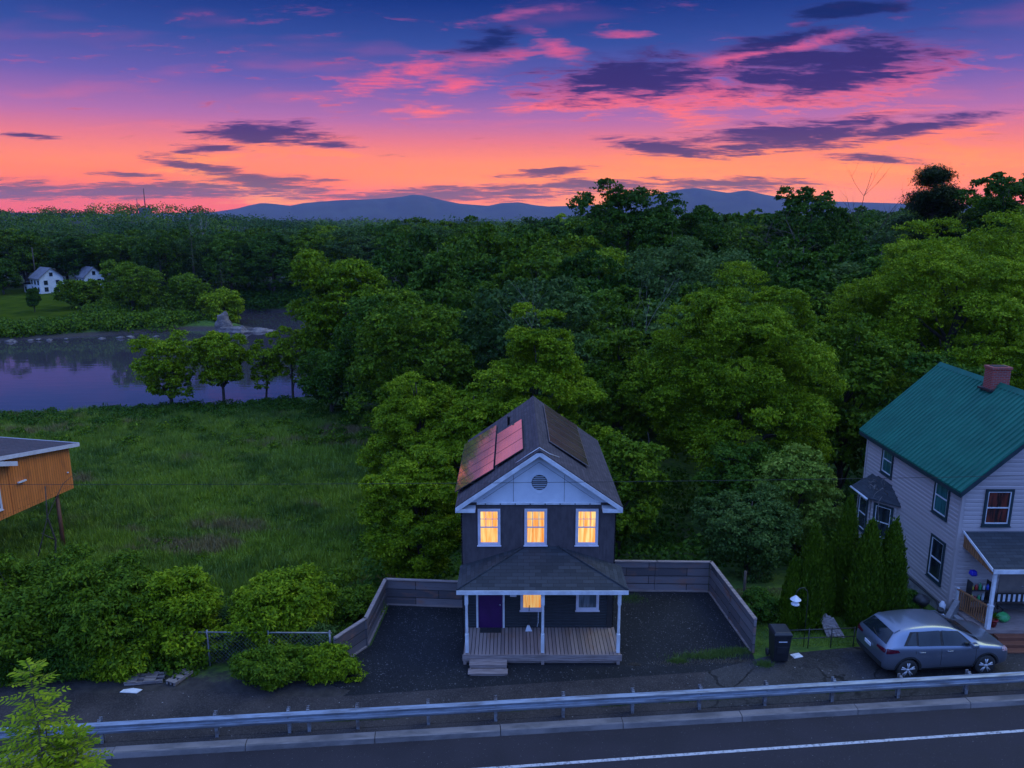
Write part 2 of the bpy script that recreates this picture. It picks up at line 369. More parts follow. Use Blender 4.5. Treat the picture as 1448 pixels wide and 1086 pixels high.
class MB:
    def __init__(s): s.v = []; s.f = []; s.m = []; s.sm = []
    def face(s, pts, m=0, smooth=False):
        k = len(s.v); s.v += [tuple(p) for p in pts]; s.f.append(tuple(range(k, k+len(pts)))); s.m.append(m); s.sm.append(smooth)
    def mesh(s, vs, fs, m=0, smooth=False):
        k = len(s.v); s.v += [tuple(p) for p in vs]
        for f in fs: s.f.append(tuple(k+i for i in f)); s.m.append(m); s.sm.append(smooth)
    def box(s, x0, x1, y0, y1, z0, z1, m=0):
        s.obox((0,0,0), (1,0,0), (0,1,0), x0, x1, y0, y1, z0, z1, m)
    def obox(s, O, U, N, a0, a1, b0, b1, c0, c1, m=0, Wd=(0,0,1)):
        O, U, N, Wd = Vector(O), Vector(U), Vector(N), Vector(Wd)
        P = [O+U*a+N*b+Wd*c for c in (c0,c1) for b in (b0,b1) for a in (a0,a1)]
        F = [(0,2,3,1),(4,5,7,6),(0,1,5,4),(2,6,7,3),(0,4,6,2),(1,3,7,5)]
        if U.cross(N).dot(Wd) < 0: F = [f[::-1] for f in F]
        s.mesh(P, F, m)
    def prism(s, poly, d, m=0):
        """closed solid: polygon swept by vector d"""
        d = Vector(d); P = [Vector(p) for p in poly]; n = len(P)
        nn = Vector((0,0,0))
        for i in range(n): nn += P[i].cross(P[(i+1)%n])
        if nn.dot(d) > 0: P = P[::-1]
        Q = [p+d for p in P]
        s.mesh(P+Q, [tuple(range(n)), tuple(range(2*n-1, n-1, -1))]+[(i, n+i, n+(i+1)%n, (i+1)%n) for i in range(n)], m)
    def tube(s, pts, rad, n=6, m=0, cap=True, smooth=True):
        pts = [Vector(p) for p in pts]
        if not hasattr(rad, '__len__'): rad = [rad]*len(pts)
        V = []; prev = None
        for i, p in enumerate(pts):
            d = (pts[min(i+1, len(pts)-1)]-pts[max(i-1, 0)]).normalized()
            a = Vector((0,0,1)) if abs(d.z) < .9 else Vector((1,0,0))
            if prev is not None: a = prev
            x = (a-d*a.dot(d)).normalized(); prev = x; y = d.cross(x)
            for k in range(n):
                t = 2*math.pi*k/n; V.append(p+(x*math.cos(t)+y*math.sin(t))*rad[i])
        F = [(i*n+k, i*n+(k+1)%n, (i+1)*n+(k+1)%n, (i+1)*n+k) for i in range(len(pts)-1) for k in range(n)]
        if cap: F += [tuple(range(n-1,-1,-1)), tuple(range((len(pts)-1)*n, len(pts)*n))]
        s.mesh(V, F, m, smooth)
    def lathe(s, c, prof, n=16, m=0, axis='z', smooth=True):
        c = Vector(c); V = []
        for (r, h) in prof:
            for k in range(n):
                t = 2*math.pi*k/n; a, b = r*math.cos(t), r*math.sin(t)
                V.append(c+(Vector((a,b,h)) if axis == 'z' else Vector((b,h,a)) if axis == 'y' else Vector((h,a,b))))
        F = [(i*n+k, i*n+(k+1)%n, (i+1)*n+(k+1)%n, (i+1)*n+k) for i in range(len(prof)-1) for k in range(n)]
        F += [tuple(range(n-1,-1,-1)), tuple(range((len(prof)-1)*n, len(prof)*n))]
        s.mesh(V, F, m, smooth)
    def build(s, name, mats, parent=None, origin=None, bevel=0.0, local=False):
        if not isinstance(mats, (list, tuple)): mats = [mats]
        off = Vector((0,0,0)) if local else (wloc(parent) if parent is not None else Vector(origin or (0,0,0)))
        me = bpy.data.meshes.new(name)
        me.from_pydata([(p[0]-off.x, p[1]-off.y, p[2]-off.z) for p in s.v], [], s.f)
        for m_ in mats: me.materials.append(m_)
        me.polygons.foreach_set('material_index', s.m)
        me.polygons.foreach_set('use_smooth', s.sm)
        uvl = me.uv_layers.new(name='UVMap').data
        Z = Vector((0,0,1))
        for pl in me.polygons:
            n = pl.normal
            t = Z.cross(n)
            if t.length < .05: t = Vector((1,0,0))
            t.normalize(); b = n.cross(t)
            for li in pl.loop_indices:
                p = Vector(s.v[me.loops[li].vertex_index])
                uvl[li].uv = (p.dot(t), p.dot(b))
        o = link(name, me, parent, origin if origin is not None else (0,0,0))
        if bevel:
            bv = o.modifiers.new('bevel', 'BEVEL'); bv.width = bevel; bv.segments = 2; bv.limit_method = 'ANGLE'
        return o

def np_mesh(name, V, Q, mats, smooth=False):
    """V (n,3), Q (m,k) -> mesh"""
    me = bpy.data.meshes.new(name)
    k = Q.shape[1]
    me.vertices.add(len(V)); me.vertices.foreach_set('co', np.asarray(V, np.float32).ravel())
    me.loops.add(Q.size); me.loops.foreach_set('vertex_index', Q.astype(np.int32).ravel())
    me.polygons.add(len(Q)); me.polygons.foreach_set('loop_start', np.arange(len(Q), dtype=np.int32)*k)
    if smooth: me.polygons.foreach_set('use_smooth', np.ones(len(Q), bool))
    for m_ in (mats if isinstance(mats, (list, tuple)) else [mats]): me.materials.append(m_)
    me.update(calc_edges=True); me.validate()
    return me
# ------------------------------------------------------------------ terrain
def sst(a, b, t):
    t = np.clip((t-a)/(b-a), 0, 1); return t*t*(3-2*t)
RIVER = np.array([(-230,64),(-120,70),(-62,81),(-45,88),(-27,95),(-18,110),(-14,135),(0,165),(20,190),(60,210),(60,224),(0,206),(-50,187),(-72,186),(-76,172),(-66,163),(-52,159),(-57,155),(-66,155.5),(-75,150),(-95,141),(-150,132),(-230,125)], float)
WATER_Z = -7.0
def poly_sd(px, py, P):
    """signed distance, negative inside"""
    d = np.full(px.shape, 1e9); ins = np.zeros(px.shape, bool)
    n = len(P)
    for i in range(n):
        ax, ay = P[i]; bx, by = P[(i+1) % n]
        ex, ey = bx-ax, by-ay; wx, wy = px-ax, py-ay
        t = np.clip((wx*ex+wy*ey)/(ex*ex+ey*ey), 0, 1)
        d = np.minimum(d, np.hypot(wx-ex*t, wy-ey*t))
        c = ((ay > py) != (by > py)) & (px < (bx-ax)*(py-ay)/(by-ay+1e-12)+ax)
        ins ^= c
    return np.where(ins, -d, d)
def vnoise(x, y, s):
    return (np.sin(x/s*1.7+1.3*np.sin(y/s*1.1))+np.sin(y/s*1.9+1.7*np.sin(x/s*.8+2))+np.sin((x+y)/s*.7))/3
LOT = np.array([(-6.4,20),(-6.4,24.6),(-5.55,25.9),(-5.35,29.3),(-1.7,29.3),(3.9,30.5),(8.7,30.5),(9.1,25.5),(9.1,20)], float)
def height(x, y):
    x = np.asarray(x, float); y = np.asarray(y, float)
    left = np.interp(y, [24.0,26,31,40,60,85,100,150,170,200,260,340,560,900,2000,9000], [0,-.4,-2.4,-3.8,-4.7,-5.6,-5.6,-5.6,-4.6,-3.6,-3,-3,-4,-8,-22,-55])
    right = np.interp(y, [27.5,31,35,44,60,100,150,220,340,560,900,2000,9000], [0,-.25,-1.2,-4.2,-4.6,-3.6,-3,-3,-3,-5,-8,-22,-55])
    k = sst(-2, 12, x)
    h = left*(1-k)+right*k
    kk = sst(8.6, 10.5, x)*(1-sst(30, 45, y))
    h = h*(1-kk)+right*kk
    h = h + 15.0*np.exp(-(((x+290)/170)**2+((y-590)/110)**2)) + 10*np.exp(-(((x+480)/130)**2+((y-560)/140)**2))
    h = h + vnoise(x, y, 9)*.22*sst(32, 50, y) + vnoise(x, y, 2.7)*.08*sst(26, 36, y)
    lot = poly_sd(x, y, LOT)
    h = np.where(y > 22, h*sst(0.0, 0.5, lot), h)
    r = poly_sd(x, y, RIVER)
    near = (y > 60) & (y < 240)
    bank = WATER_Z-1.6+(h-(WATER_Z-1.6))*sst(-3.5, 5.5, r)
    h = np.where(near, bank, h)
    return h
def hz(x, y): return float(height(np.array([float(x)]), np.array([float(y)]))[0])

xs = np.unique(np.concatenate([np.linspace(-9000,-900,28), np.linspace(-900,-140,60), np.linspace(-140,-35,80), np.linspace(-35,30,150), np.linspace(30,120,70), np.linspace(120,900,50), np.linspace(900,9000,24)]))
ys = np.unique(np.concatenate([np.linspace(-60,8,12), np.linspace(8,45,110), np.linspace(45,110,110), np.linspace(110,240,110), np.linspace(240,900,70), np.linspace(900,9000,24)]))
X, Y = np.meshgrid(xs, ys)
Zt = height(X.ravel(), Y.ravel()).reshape(X.shape)
# the road bed lies a little below the lot: the sheet follows it
_off = -(X+13.30)*0.08864+(Y-19.85)*0.99606
Zt = np.where((_off < .22) & (_off > -14), np.minimum(Zt, -.2), Zt)
nx, ny = len(xs), len(ys)
idx = np.arange(nx*ny).reshape(ny, nx)
Q = np.stack([idx[:-1,:-1], idx[:-1,1:], idx[1:,1:], idx[1:,:-1]], -1).reshape(-1, 4)
def ground_mat():
    m, T, bs, out = mat('ground')
    p = coords(T, 'POS')
    sep = T.node('ShaderNodeSeparateXYZ'); T.l.new(p, sep.inputs[0])
    n1 = T.noise(p, .25, 5, .6); n2 = T.noise(p, 2.5, 5, .65)
    grass = T.mix(T.smooth(n2.outputs['Fac'], .35, .65), (.035,.085,.006,1), (.08,.15,.010,1))
    grass = T.mix(T.smooth(n1.outputs['Fac'], .55, .68, 0, .6), grass, (.10,.075,.045,1))
    dirt = T.mix(T.smooth(n2.outputs['Fac'], .3, .7), (.022,.019,.018,1), (.050,.042,.038,1))
    edge = T.math('ADD', sep.outputs[1], T.math('MULTIPLY', n2.outputs['Fac'], 2.0))
    c = T.mix(T.smooth(edge, 24.6, 26.0), dirt, grass)
    c = T.mix(T.smooth(sep.outputs[1], 205.0, 240.0), c, (.008,.018,.006,1))  # far ground painted dark for the shade in the gaps between crowns
    mud = T.smooth(sep.outputs[2], -6.2, -6.7)
    c = T.mix(mud, c, (.05,.042,.036,1))
    T.l.new(c, bs.inputs['Base Color']); bs.inputs['Roughness'].default_value = .95
    bump(T, bs, T.noise(p, 6, 5, .7).outputs['Fac'], .6, .08)
    return m
tag(link('ground', np_mesh('ground', np.stack([X.ravel(), Y.ravel(), Zt.ravel()], 1), Q, ground_mat(), True)), kind='structure')

# gravel lot round the dark house, asphalt apron along the road
def asphalt(name, c1, c2, wet, patch=(0,0,0), sc=45, crack=True):
    m, T, bs, out = mat(name)
    p = coords(T, 'POS')
    n1 = T.noise(p, .45, 6, .65); n2 = T.noise(p, sc, 3, .7); sp_ = T.noise(p, sc*.55, 2, .5)
    c = T.mix(T.smooth(n1.outputs['Fac'], .35, .68), tuple(c1)+(1,), tuple(c2)+(1,))
    c = T.mix(T.smooth(n2.outputs['Fac'], .4, .7, 0, .5), c, tuple(min(1, x*2.0) for x in c2)+(1,))
    c = T.mix(T.smooth(sp_.outputs['Fac'], .72, .76), c, (.34,.32,.32,1))
    if crack:
        vo = T.node('ShaderNodeTexVoronoi', feature='DISTANCE_TO_EDGE'); 
        w_ = T.noise(p, .8, 4, .6)
        ad = T.node('ShaderNodeVectorMath', operation='ADD'); T.l.new(p, ad.inputs[0]); T.l.new(w_.outputs['Color'], ad.inputs[1])
        T.l.new(ad.outputs[0], vo.inputs['Vector']); vo.inputs['Scale'].default_value = .32
        ck = T.smooth(vo.outputs['Distance'], .02, .006)
        c = T.mix(T.math('MULTIPLY', ck, T.smooth(n1.outputs['Fac'], .42, .58)), c, (.01,.01,.01,1))
    T.l.new(c, bs.inputs['Base Color'])
    r = T.smooth(n1.outputs['Fac'], .35, .7, wet, .9)
    T.l.new(r, bs.inputs['Roughness']); bs.inputs['Specular IOR Level'].default_value = .2
    bump(T, bs, T.math('ADD', n2.outputs['Fac'], T.math('MULTIPLY', n1.outputs['Fac'], .8)), .5, .02)
    return m
M['gravel'] = asphalt('dark_gravel', (.008,.009,.011), (.018,.019,.021), .8, sc=26, crack=False)
M['apron'] = asphalt('old_asphalt', (.014,.014,.016), (.048,.045,.045), .5, sc=22)
M['road'] = asphalt('road_asphalt', (.020,.018,.022), (.032,.028,.034), .62, sc=60, crack=False)
M['apron_left'] = asphalt('worn_shoulder', (.02,.018,.019), (.052,.044,.043), .75, sc=22, crack=False)
def sheet(name, poly, z, m, thick=0.0):
    b = MB(); b.prism([(x, y, z-.06) for x, y in poly], (0,0,.06)); return tag(b.build(name, m), kind='structure')
RD = Vector((30.34, 2.70, 0)).normalized(); RN = Vector((-RD.y, RD.x, 0))
KO = Vector((-13.30, 19.85, 0))     # front foot of the kerb
def rp(a, b): q = KO+RD*a+RN*b; return (q.x, q.y)
sheet('gravel_lot', [(-6.25,24.6),(-5.3,26),(-5.1,29.05),(-2.05,29.0),(-1.9,30.0),(3.9,30.3),(8.5,30.25),(8.9,25.4),(8.6,23.4),(4.1,23.0),(1.0,22.75),(-2.4,22.35),(-4.6,22.2),(-5.1,22.6),(-5.8,22.7),(-5.5,23.2),(-6.3,23.5),(-6.0,24.1),(-6.6,24.3)], .012, M['gravel'])
sheet('apron', [rp(19.5,.62), rp(46,.62), rp(46,5.2), rp(23.2,3.4), rp(20.5,2.6)], .020, M['apron'])
sheet('shoulder', [rp(-40,.62), rp(19.5,.62), rp(20.5,2.6), rp(7,2.3), rp(3,3.1), rp(-2,3.3), rp(-40,3.2)], .016, M['apron_left'])
sheet('road', [rp(-60,-11.5), rp(70,-11.5), rp(70,-.02), rp(-60,-.02)], -.10, M['road'])
# verge on the camera's side of the road
sheet('verge', [rp(-60,-19), rp(70,-19), rp(70,-11.6), rp(-60,-11.6)], -.05, pm('verge_grass', (.05,.085,.016), (.03,.05,.012), 1, .9, coord='POS'))
def line_mat():
    m, T, bs, out = mat('worn_line_paint')
    p = coords(T, 'POS'); n = T.noise(p, 9, 5, .7)
    T.l.new(T.mix(T.smooth(n.outputs['Fac'], .30, .55), (.10,.10,.11,1), (.48,.48,.50,1)), bs.inputs['Base Color'])
    bs.inputs['Roughness'].default_value = .7
    return m
lb = MB(); lo = []
O2 = Vector((-.5, 19.57, 0)); d2 = Vector((16.73, 1.68, 0)).normalized(); n2_ = Vector((-d2.y, d2.x, 0))
a_, b_ = O2-d2*60, O2+d2*60
lb.prism([a_-n2_*.055+Vector((0,0,-.115)), b_-n2_*.055+Vector((0,0,-.115)), b_+n2_*.055+Vector((0,0,-.115)), a_+n2_*.055+Vector((0,0,-.115))], (0,0,.019))
tag(lb.build('road_marking', line_mat()), kind='structure')
# kerb of separate stones
kb = MB(); s = -26.0; rk = random.Random(3)
while s < 50:
    ln = 3.9
    dz_ = rk.uniform(-.008, .008)
    prof = [(0,-.14),(.03,.045+dz_),(.07,.075+dz_),(.30,.085+dz_),(.33,.06+dz_),(.34,-.12)]
    kb.prism([KO+RD*(s+.012)+RN*q+Vector((0,0,zz)) for q, zz in prof], RD*(ln-.024))
    s += ln
tag(kb.build('kerb', M['kerb']), kind='structure')
# strip of grit between kerb and lot
sheet('gritty_strip', [rp(-60,.33), rp(70,.33), rp(70,.66), rp(-60,.66)], .006, M['apron_left'])

# water
def water_mat():
    m, T, bs, out = mat('river_water')
    p = coords(T, 'POS')
    bs.inputs['Base Color'].default_value = (.055,.047,.062,1); bs.inputs['Roughness'].default_value = .03
    bs.inputs['IOR'].default_value = 4.0
    n = T.noise(T.mapping(p, scale=(.25,1,1)), .7, 4, .5)
    bump(T, bs, n.outputs['Fac'], .10, .10)
    return m
wb = MB(); wb.face([(-600,40,WATER_Z),(120,40,WATER_Z),(120,240,WATER_Z),(-600,240,WATER_Z)])
tag(wb.build('river', water_mat()), kind='structure')

# mountains beyond
MT = [(-1.2,.004),(-.8,.006),(-.5,.003),(-.383,.0049),(-.3511,.0093),(-.3373,.0128),(-.319,.0163),(-.3055,.0154),(-.2832,.0128),(-.2649,.0163),(-.2197,.0198),(-.1656,.0216),(-.1385,.0242),(-.125,.0268),(-.1115,.0251),(-.0891,.0198),(-.0667,.0154),(-.0307,.0128),(-.0126,.0163),(.0099,.0172),(.0279,.0137),(.046,.0119),(.1136,.0137),(.1852,.0268),(.2119,.0329),(.2342,.0347),(.2569,.0312),(.275,.0286),(.2972,.0321),(.32,.0268),(.3565,.0207),(.4107,.0181),(.474,.0163),(.653,.0119),(1.2,.01)]
mx_ = np.array([q[0] for q in MT]); mz_ = np.array([q[1] for q in MT])
us = np.linspace(-1.15, 1.15, 420); ts = np.linspace(0, 1, 26)
U_, T_ = np.meshgrid(us, ts)
yy = 5200+T_*2600
crest = 15.8+np.interp(U_, mx_, mz_)*6500
prof_ = np.sin(np.clip(T_*1.0, 0, 1)*math.pi)**.8
spur = 1+.10*np.sin(U_*95+T_*5)+.06*np.sin(U_*210+3*T_)
zz = -70+(crest+70)*prof_*np.where(np.abs(T_-.5) < .04, 1, np.minimum(spur, 1.0))
zz = np.where(T_ > .97, -72, zz)
ii = np.arange(U_.size).reshape(U_.shape)
Qm = np.stack([ii[:-1,:-1], ii[:-1,1:], ii[1:,1:], ii[1:,:-1]], -1).reshape(-1, 4)
tag(link('mountains', np_mesh('mountains', np.stack([(U_*yy).ravel(), yy.ravel(), zz.ravel()], 1), Qm, pm('wooded_slopes', (.045,.06,.045), (.03,.04,.035), .004, .9, coord='POS', bmp=0), True)), kind='structure')
hb = MB(); hb.box(-9500, 9500, -120, 8600, -76, 268)
hm = bpy.data.materials.new('evening_air'); hm.use_nodes = True
H_ = NT(hm.node_tree); H_.n.clear(); ho = H_.node('ShaderNodeOutputMaterial'); pv = H_.node('ShaderNodeVolumePrincipled')
pv.inputs['Color'].default_value = (.52,.54,.99,1); pv.inputs['Density'].default_value = 5.5e-5; pv.inputs['Anisotropy'].default_value = 0.0
H_.l.new(pv.outputs[0], ho.inputs['Volume'])
tag(hb.build('haze', hm), kind='stuff')
# ------------------------------------------------------------------ building helpers
Zv = Vector((0,0,1))
def clap(b, O, U, N, a0, a1, z0, z1, pitch=.13, m=0, cut=None, lip=.045):
    """overlapping horizontal boards; cut(z)->(a0,a1) narrows them under a gable"""
    O, U, N = Vector(O), Vector(U), Vector(N)
    flip = U.cross(Zv).dot(N) < 0
    z = z0
    while z < z1-1e-4:
        zt = min(z+pitch, z1)
        l0, r0 = (a0, a1) if cut is None else cut(z)
        l1, r1 = (a0, a1) if cut is None else cut(zt)
        if r0-l0 < .02: break
        if r1 < l1: l1 = r1 = (l1+r1)/2
        B0 = O+U*l0+N*lip+Zv*z; B1 = O+U*r0+N*lip+Zv*z
        T1 = O+U*r1+N*.003+Zv*zt; T0 = O+U*l1+N*.003+Zv*zt
        zm = z+(zt-z)*.62; M0 = O+U*(l0*.4+l1*.6)+N*lip+Zv*zm; M1 = O+U*(r0*.4+r1*.6)+N*lip+Zv*zm
        I0 = O+U*l0+Zv*z; I1 = O+U*r0+Zv*z
        if flip: b.face([B1, B0, M0, M1], m); b.face([M1, M0, T0, T1], m); b.face([I1, I0, B0, B1], m)
        else: b.face([B0, B1, M1, M0], m); b.face([M0, M1, T1, T0], m); b.face([I0, I1, B1, B0], m)
        z = zt
def window(parent, O, U, N, a0, a1, z0, z1, pane, trim, sash=None, cas=.07, muntin=(3,2,0,0), depth=.05, meet=True, trimside=None, label=None):
    """double hung window: casing, two sashes, bars and panes; O+U*a is along the wall"""
    O, U, N = Vector(O), Vector(U), Vector(N)
    w = MB()
    c = cas
    w.obox(O,U,N, a0, a0+c, 0, depth, z0, z1); w.obox(O,U,N, a1-c, a1, 0, depth, z0, z1)
    w.obox(O,U,N, a0+c, a1-c, 0, depth, z1-c, z1); w.obox(O,U,N, a0+c, a1-c, 0, depth, z0, z0+c)
    w.obox(O,U,N, a0-.03, a1+.03, .002, depth+.035, z0-.035, z0-.001)
    root = w.build('window', trim, parent, bevel=.004)
    if label: root['label'] = label
    x0, x1, y0, y1 = a0+c, a1-c, z0+c, z1-c
    f = MB(); t = .035
    f.obox(O,U,N, x0, x0+t, .006, .034, y0, y1); f.obox(O,U,N, x1-t, x1, .006, .034, y0, y1)
    f.obox(O,U,N, x0+t, x1-t, .006, .034, y0, y0+t*1.3); f.obox(O,U,N, x0+t, x1-t, .006, .034, y1-t, y1)
    zm = (y0+y1)/2
    if meet: f.obox(O,U,N, x0+t, x1-t, .006, .040, zm-.022, zm+.022)
    def bars(nc, nr, za, zb):
        for i in range(1, nc):
            xx = x0+(x1-x0)*i/nc; f.obox(O,U,N, xx-.009, xx+.009, .005, .024, za, zb)
        for j in range(1, nr):
            q = za+(zb-za)*j/nr; f.obox(O,U,N, x0+t, x1-t, .004, .023, q-.009, q+.009)
    if muntin[0]: bars(muntin[0], muntin[1], zm+.022, y1-t)
    if muntin[2]: bars(muntin[2], muntin[3], y0+t, zm-.022)
    f.build('sash', sash or trim, root)
    p = MB()
    q = [O+U*x0+N*.012+Zv*y0, O+U*x1+N*.012+Zv*y0, O+U*x1+N*.012+Zv*y1, O+U*x0+N*.012+Zv*y1]
    if (q[1]-q[0]).cross(q[3]-q[0]).dot(N) < 0: q = q[::-1]
    p.face(q); p.build('pane', pane, root)
    return root
X_, Y_ = Vector((1,0,0)), Vector((0,1,0))

# ------------------------------------------------------------------ the dark house
hs = thing('dark_house', 'dark two-storey house with white gable, lamplit windows, porch and solar panels', 'house', (.985, 26.6, 0))
HX0, HX1, HY0, HY1 = -1.85, 3.82, 26.6, 34.4
RX = .985; EZ = 5.42; RZ = 7.56; EX0, EX1 = -2.06, 4.03
sl_ = (RZ-EZ)/(RX-EX0)
b = MB()
b.box(HX0, HX1, HY0, HY1, -3.4, 5.36, 0)
b.prism([(HX0, HY0+.02, 5.36), (HX1, HY0+.02, 5.36), (RX, HY0+.02, 7.36)], (0, HY1-HY0-.04, 0), 0)
# board and batten upstairs
k = 0; x = HX0
while x < HX1-.03:
    b.box(x, x+.022, HY0-.02, HY0-.001, 2.9, 5.36, 0); x += .125
clap(b, (0,HY0,0), X_, -Y_, HX0, HX1, .42, 2.86, .115, 1)
clap(b, (HX0,0,0), Y_, -X_, HY0, HY1, -1.0, 5.3, .115, 1); clap(b, (HX1,0,0), Y_, X_, HY0, HY1, -1.0, 5.3, .115, 1)
b.build('wall', [M['dark_siding'], M['dark_clapboard']], hs)
b = MB()
for s_, ex in ((-1, EX0), (1, EX1)):
    b.prism([(ex, 26.12, EZ-.02), (RX, 26.12, RZ-.02), (RX, 26.12, RZ+.07), (ex, 26.12, EZ+.07)], (0, 8.4, 0))
b.prism([(RX-.16, 26.10, RZ-.03), (RX, 26.10, RZ+.095), (RX+.16, 26.10, RZ-.03)], (0, 8.44, 0))
rf = b.build('roof', M['roof_shingles'], hs)
# vent pipe, cable over the ridge
b = MB(); b.lathe((-.15, 32.4, 6.75), [(.055,-.25),(.055,.42),(.075,.42),(.075,.48),(.02,.5)], 10); b.build('vent_pipe', M['black_metal'], rf)
b = MB(); b.tube([(.1,26.55,RZ-.02-.63+.08),(.6,26.35,RZ-.27+.12),(.985,26.3,RZ+.12),(1.35,26.4,RZ-.26+.12),(1.75,26.9,RZ-.54+.1)], .014, 5)
b.build('cable', M['white_plastic'], rf)
b = MB()
b.prism([(HX0+.05, HY0-.055, 5.50), (HX1-.05, HY0-.055, 5.50), (RX, HY0-.055, 7.38)], (0, .05, 0))
gb = b.build('gable', M['gable_paint'], hs)
b = MB()   # faint seams between gable sheets
for xx in (.05, 1.92): b.box(xx-.006, xx+.006, HY0-.062, HY0-.056, 5.52, 6.55)
for sg in (-1, 1):
    p0 = Vector((RX+sg*2.05, HY0-.06, 5.62)); p1 = Vector((RX, HY0-.06, 7.05))
    b.tube([p0, p1], .006, 4)
b.build('sheet_seam', M['dark_glass'], gb)
b = MB()   # rakes, frieze, returns
for sg, ex in ((-1, EX0), (1, EX1)):
    b.prism([(ex, 26.10, EZ-.16), (ex, 26.10, EZ+.03), (RX, 26.10, RZ+.03), (RX, 26.10, RZ-.16)], (0, .035, 0))
    b.prism([(ex+(-sg)*.25, 26.14, EZ-.16+.1), (ex+(-sg)*.02, 26.14, EZ-.12), (RX, 26.14, RZ-.20), (RX, 26.14, RZ-.28)] if False else
            [(RX+sg*2.75, 26.47, EZ+.0), (RX+sg*2.95, 26.47, EZ+.0), (RX, 26.47, RZ-.20), (RX, 26.47, RZ-.36)], (0, .04, 0))
    a, c = sorted((ex, ex-sg*.72))
    b.box(a, c, 26.13, 26.545, EZ-.17, EZ-.03)
b.box(HX0+.55, HX1-.55, HY0-.10, HY0-.004, 5.42, 5.50)
b.build('gable_trim', M['white_paint'], hs, bevel=.006)
b = MB()   # round louvred vent
vc = Vector((RX+.02, HY0-.06, 6.28))
b.lathe(vc, [(.40,-.012),(.40,.004)], 36, axis='y', smooth=False)
vt = b.build('gable_vent', M['gable_paint'], gb)
b = MB(); b.lathe(vc+Vector((0,-.018,0)), [(.29,-.004),(.29,.004)], 32, 0, axis='y', smooth=False)
for i in range(-3, 4):
    zq = i*.074; hw = math.sqrt(max(0, .27**2-zq*zq))
    if hw > .05: b.obox(vc, (1,0,0), (0,-1,0), -hw, hw, .024, .036, zq-.020, zq+.016, 1)
b.build('louvre', [M['dark_clapboard'], M['louvre_paint']], vt)
b = MB()
for z_ in (-.1,): 
    b.prism([vc+Vector((-.13,-.02,-.38)), vc+Vector((.13,-.02,-.38)), vc+Vector((0,-.02,-.47))], (0,.015,0))
b.build('vent_keystone', M['gable_paint'], vt)
# string of clips along the frieze
for i in range(9):
    b = MB(); b.box(-1.0+i*.55, -.96+i*.55, HY0-.125, HY0-.101, 5.44, 5.475); b.build('light_clip', M['black_metal'], hs)
for i, (a0, a1) in enumerate(((-1.27,-.43), (.46,1.30), (2.36,3.20))):
    w_ = window(hs, (0,HY0-.02,0), X_, -Y_, a0, a1, 3.80, 5.24, M['lit%d' % (i % 2)], M['lilac_paint'])
window(hs, (0,HY0-.047,0), X_, -Y_, .32, 1.20, 1.15, 2.55, M['lit2'], M['lilac_paint'], label='lamplit window under the porch roof')
window(hs, (0,HY0-.047,0), X_, -Y_, 2.43, 3.30, 1.15, 2.55, M['pale_curtain_glass'], M['lilac_paint'], label='unlit window with pale curtain under the porch roof')
b = MB(); b.box(-1.28, -.36, HY0-.06, HY0-.004, .42, 2.44)
for (za, zb) in ((.6,1.2),(1.35,1.95)):
    for (xa, xb) in ((-1.18,-.87),(-.77,-.46)): b.box(xa, xb, HY0-.072, HY0-.061, za, zb)
dr = b.build('door', M['purple_door'], hs, bevel=.004)
b = MB(); b.lathe((-.45, HY0-.09, 1.38), [(.012,.03),(.03,.02),(.034,0),(.02,-.02)], 12, axis='y'); b.build('handle', M['chrome'], dr)
b = MB(); b.box(-1.36,-1.285, HY0-.08, HY0-.003, .42, 2.5); b.box(-.355,-.28, HY0-.08, HY0-.003, .42, 2.5); b.box(-1.36,-.28, HY0-.082, HY0-.004, 2.5, 2.58)
b.build('door_frame', M['white_paint'], hs)
b = MB(); b.box(.0-.08, .17, HY0-.10, HY0-.024, 1.72, 2.08); mb_ = b.build('meter_box', M['white_plastic'], hs, bevel=.01)
b = MB(); b.tube([(1.0,HY0-.04,1.15),(1.0,HY0-.04,.62),(.96,HY0-.05,.45)], .012, 6); b.build('cable', M['white_plastic'], hs)
b = MB(); b.box(3.62, 3.80, HY0-.06, HY0-.024, .42, 2.7); b.build('corner_board', M['black_metal'], hs)
# porch
FY = 24.72
b = MB()
def slab(b, pts, t=.05, m=0): b.prism([Vector(p) for p in pts], (0,0,-t), m)
za, zb = 2.93, 3.74
slab(b, [(-1.95,FY,za),(4.10,FY,za),(1.72,HY0,zb),(.46,HY0,zb)])
slab(b, [(-1.95,FY+.001,za),(.459,HY0,zb),(-1.95,HY0,za+.02)]); slab(b, [(4.10,FY+.001,za),(4.10,HY0,za+.02),(1.721,HY0,zb)])
pr = b.build('porch_roof', M['porch_shingles'], hs)
b = MB()   # hip caps
for p0, p1 in (((-1.95,FY,za+.012),(.46,HY0-.03,zb+.015)), ((4.10,FY,za+.012),(1.72,HY0-.03,zb+.015))): b.tube([p0, p1], .035, 6)
b.build('hip_cap', M['porch_shingles'], pr)
b = MB(); b.box(-1.96, 4.11, FY-.03, FY-.003, za-.17, za-.012); b.box(-1.96,-1.93, FY, HY0, za-.17, za-.055); b.box(4.08,4.11, FY, HY0, za-.17, za-.055)
b.box(-1.93, 4.08, FY+.002, HY0, za-.16, za-.12)
b.build('porch_fascia', M['white_paint'], hs)
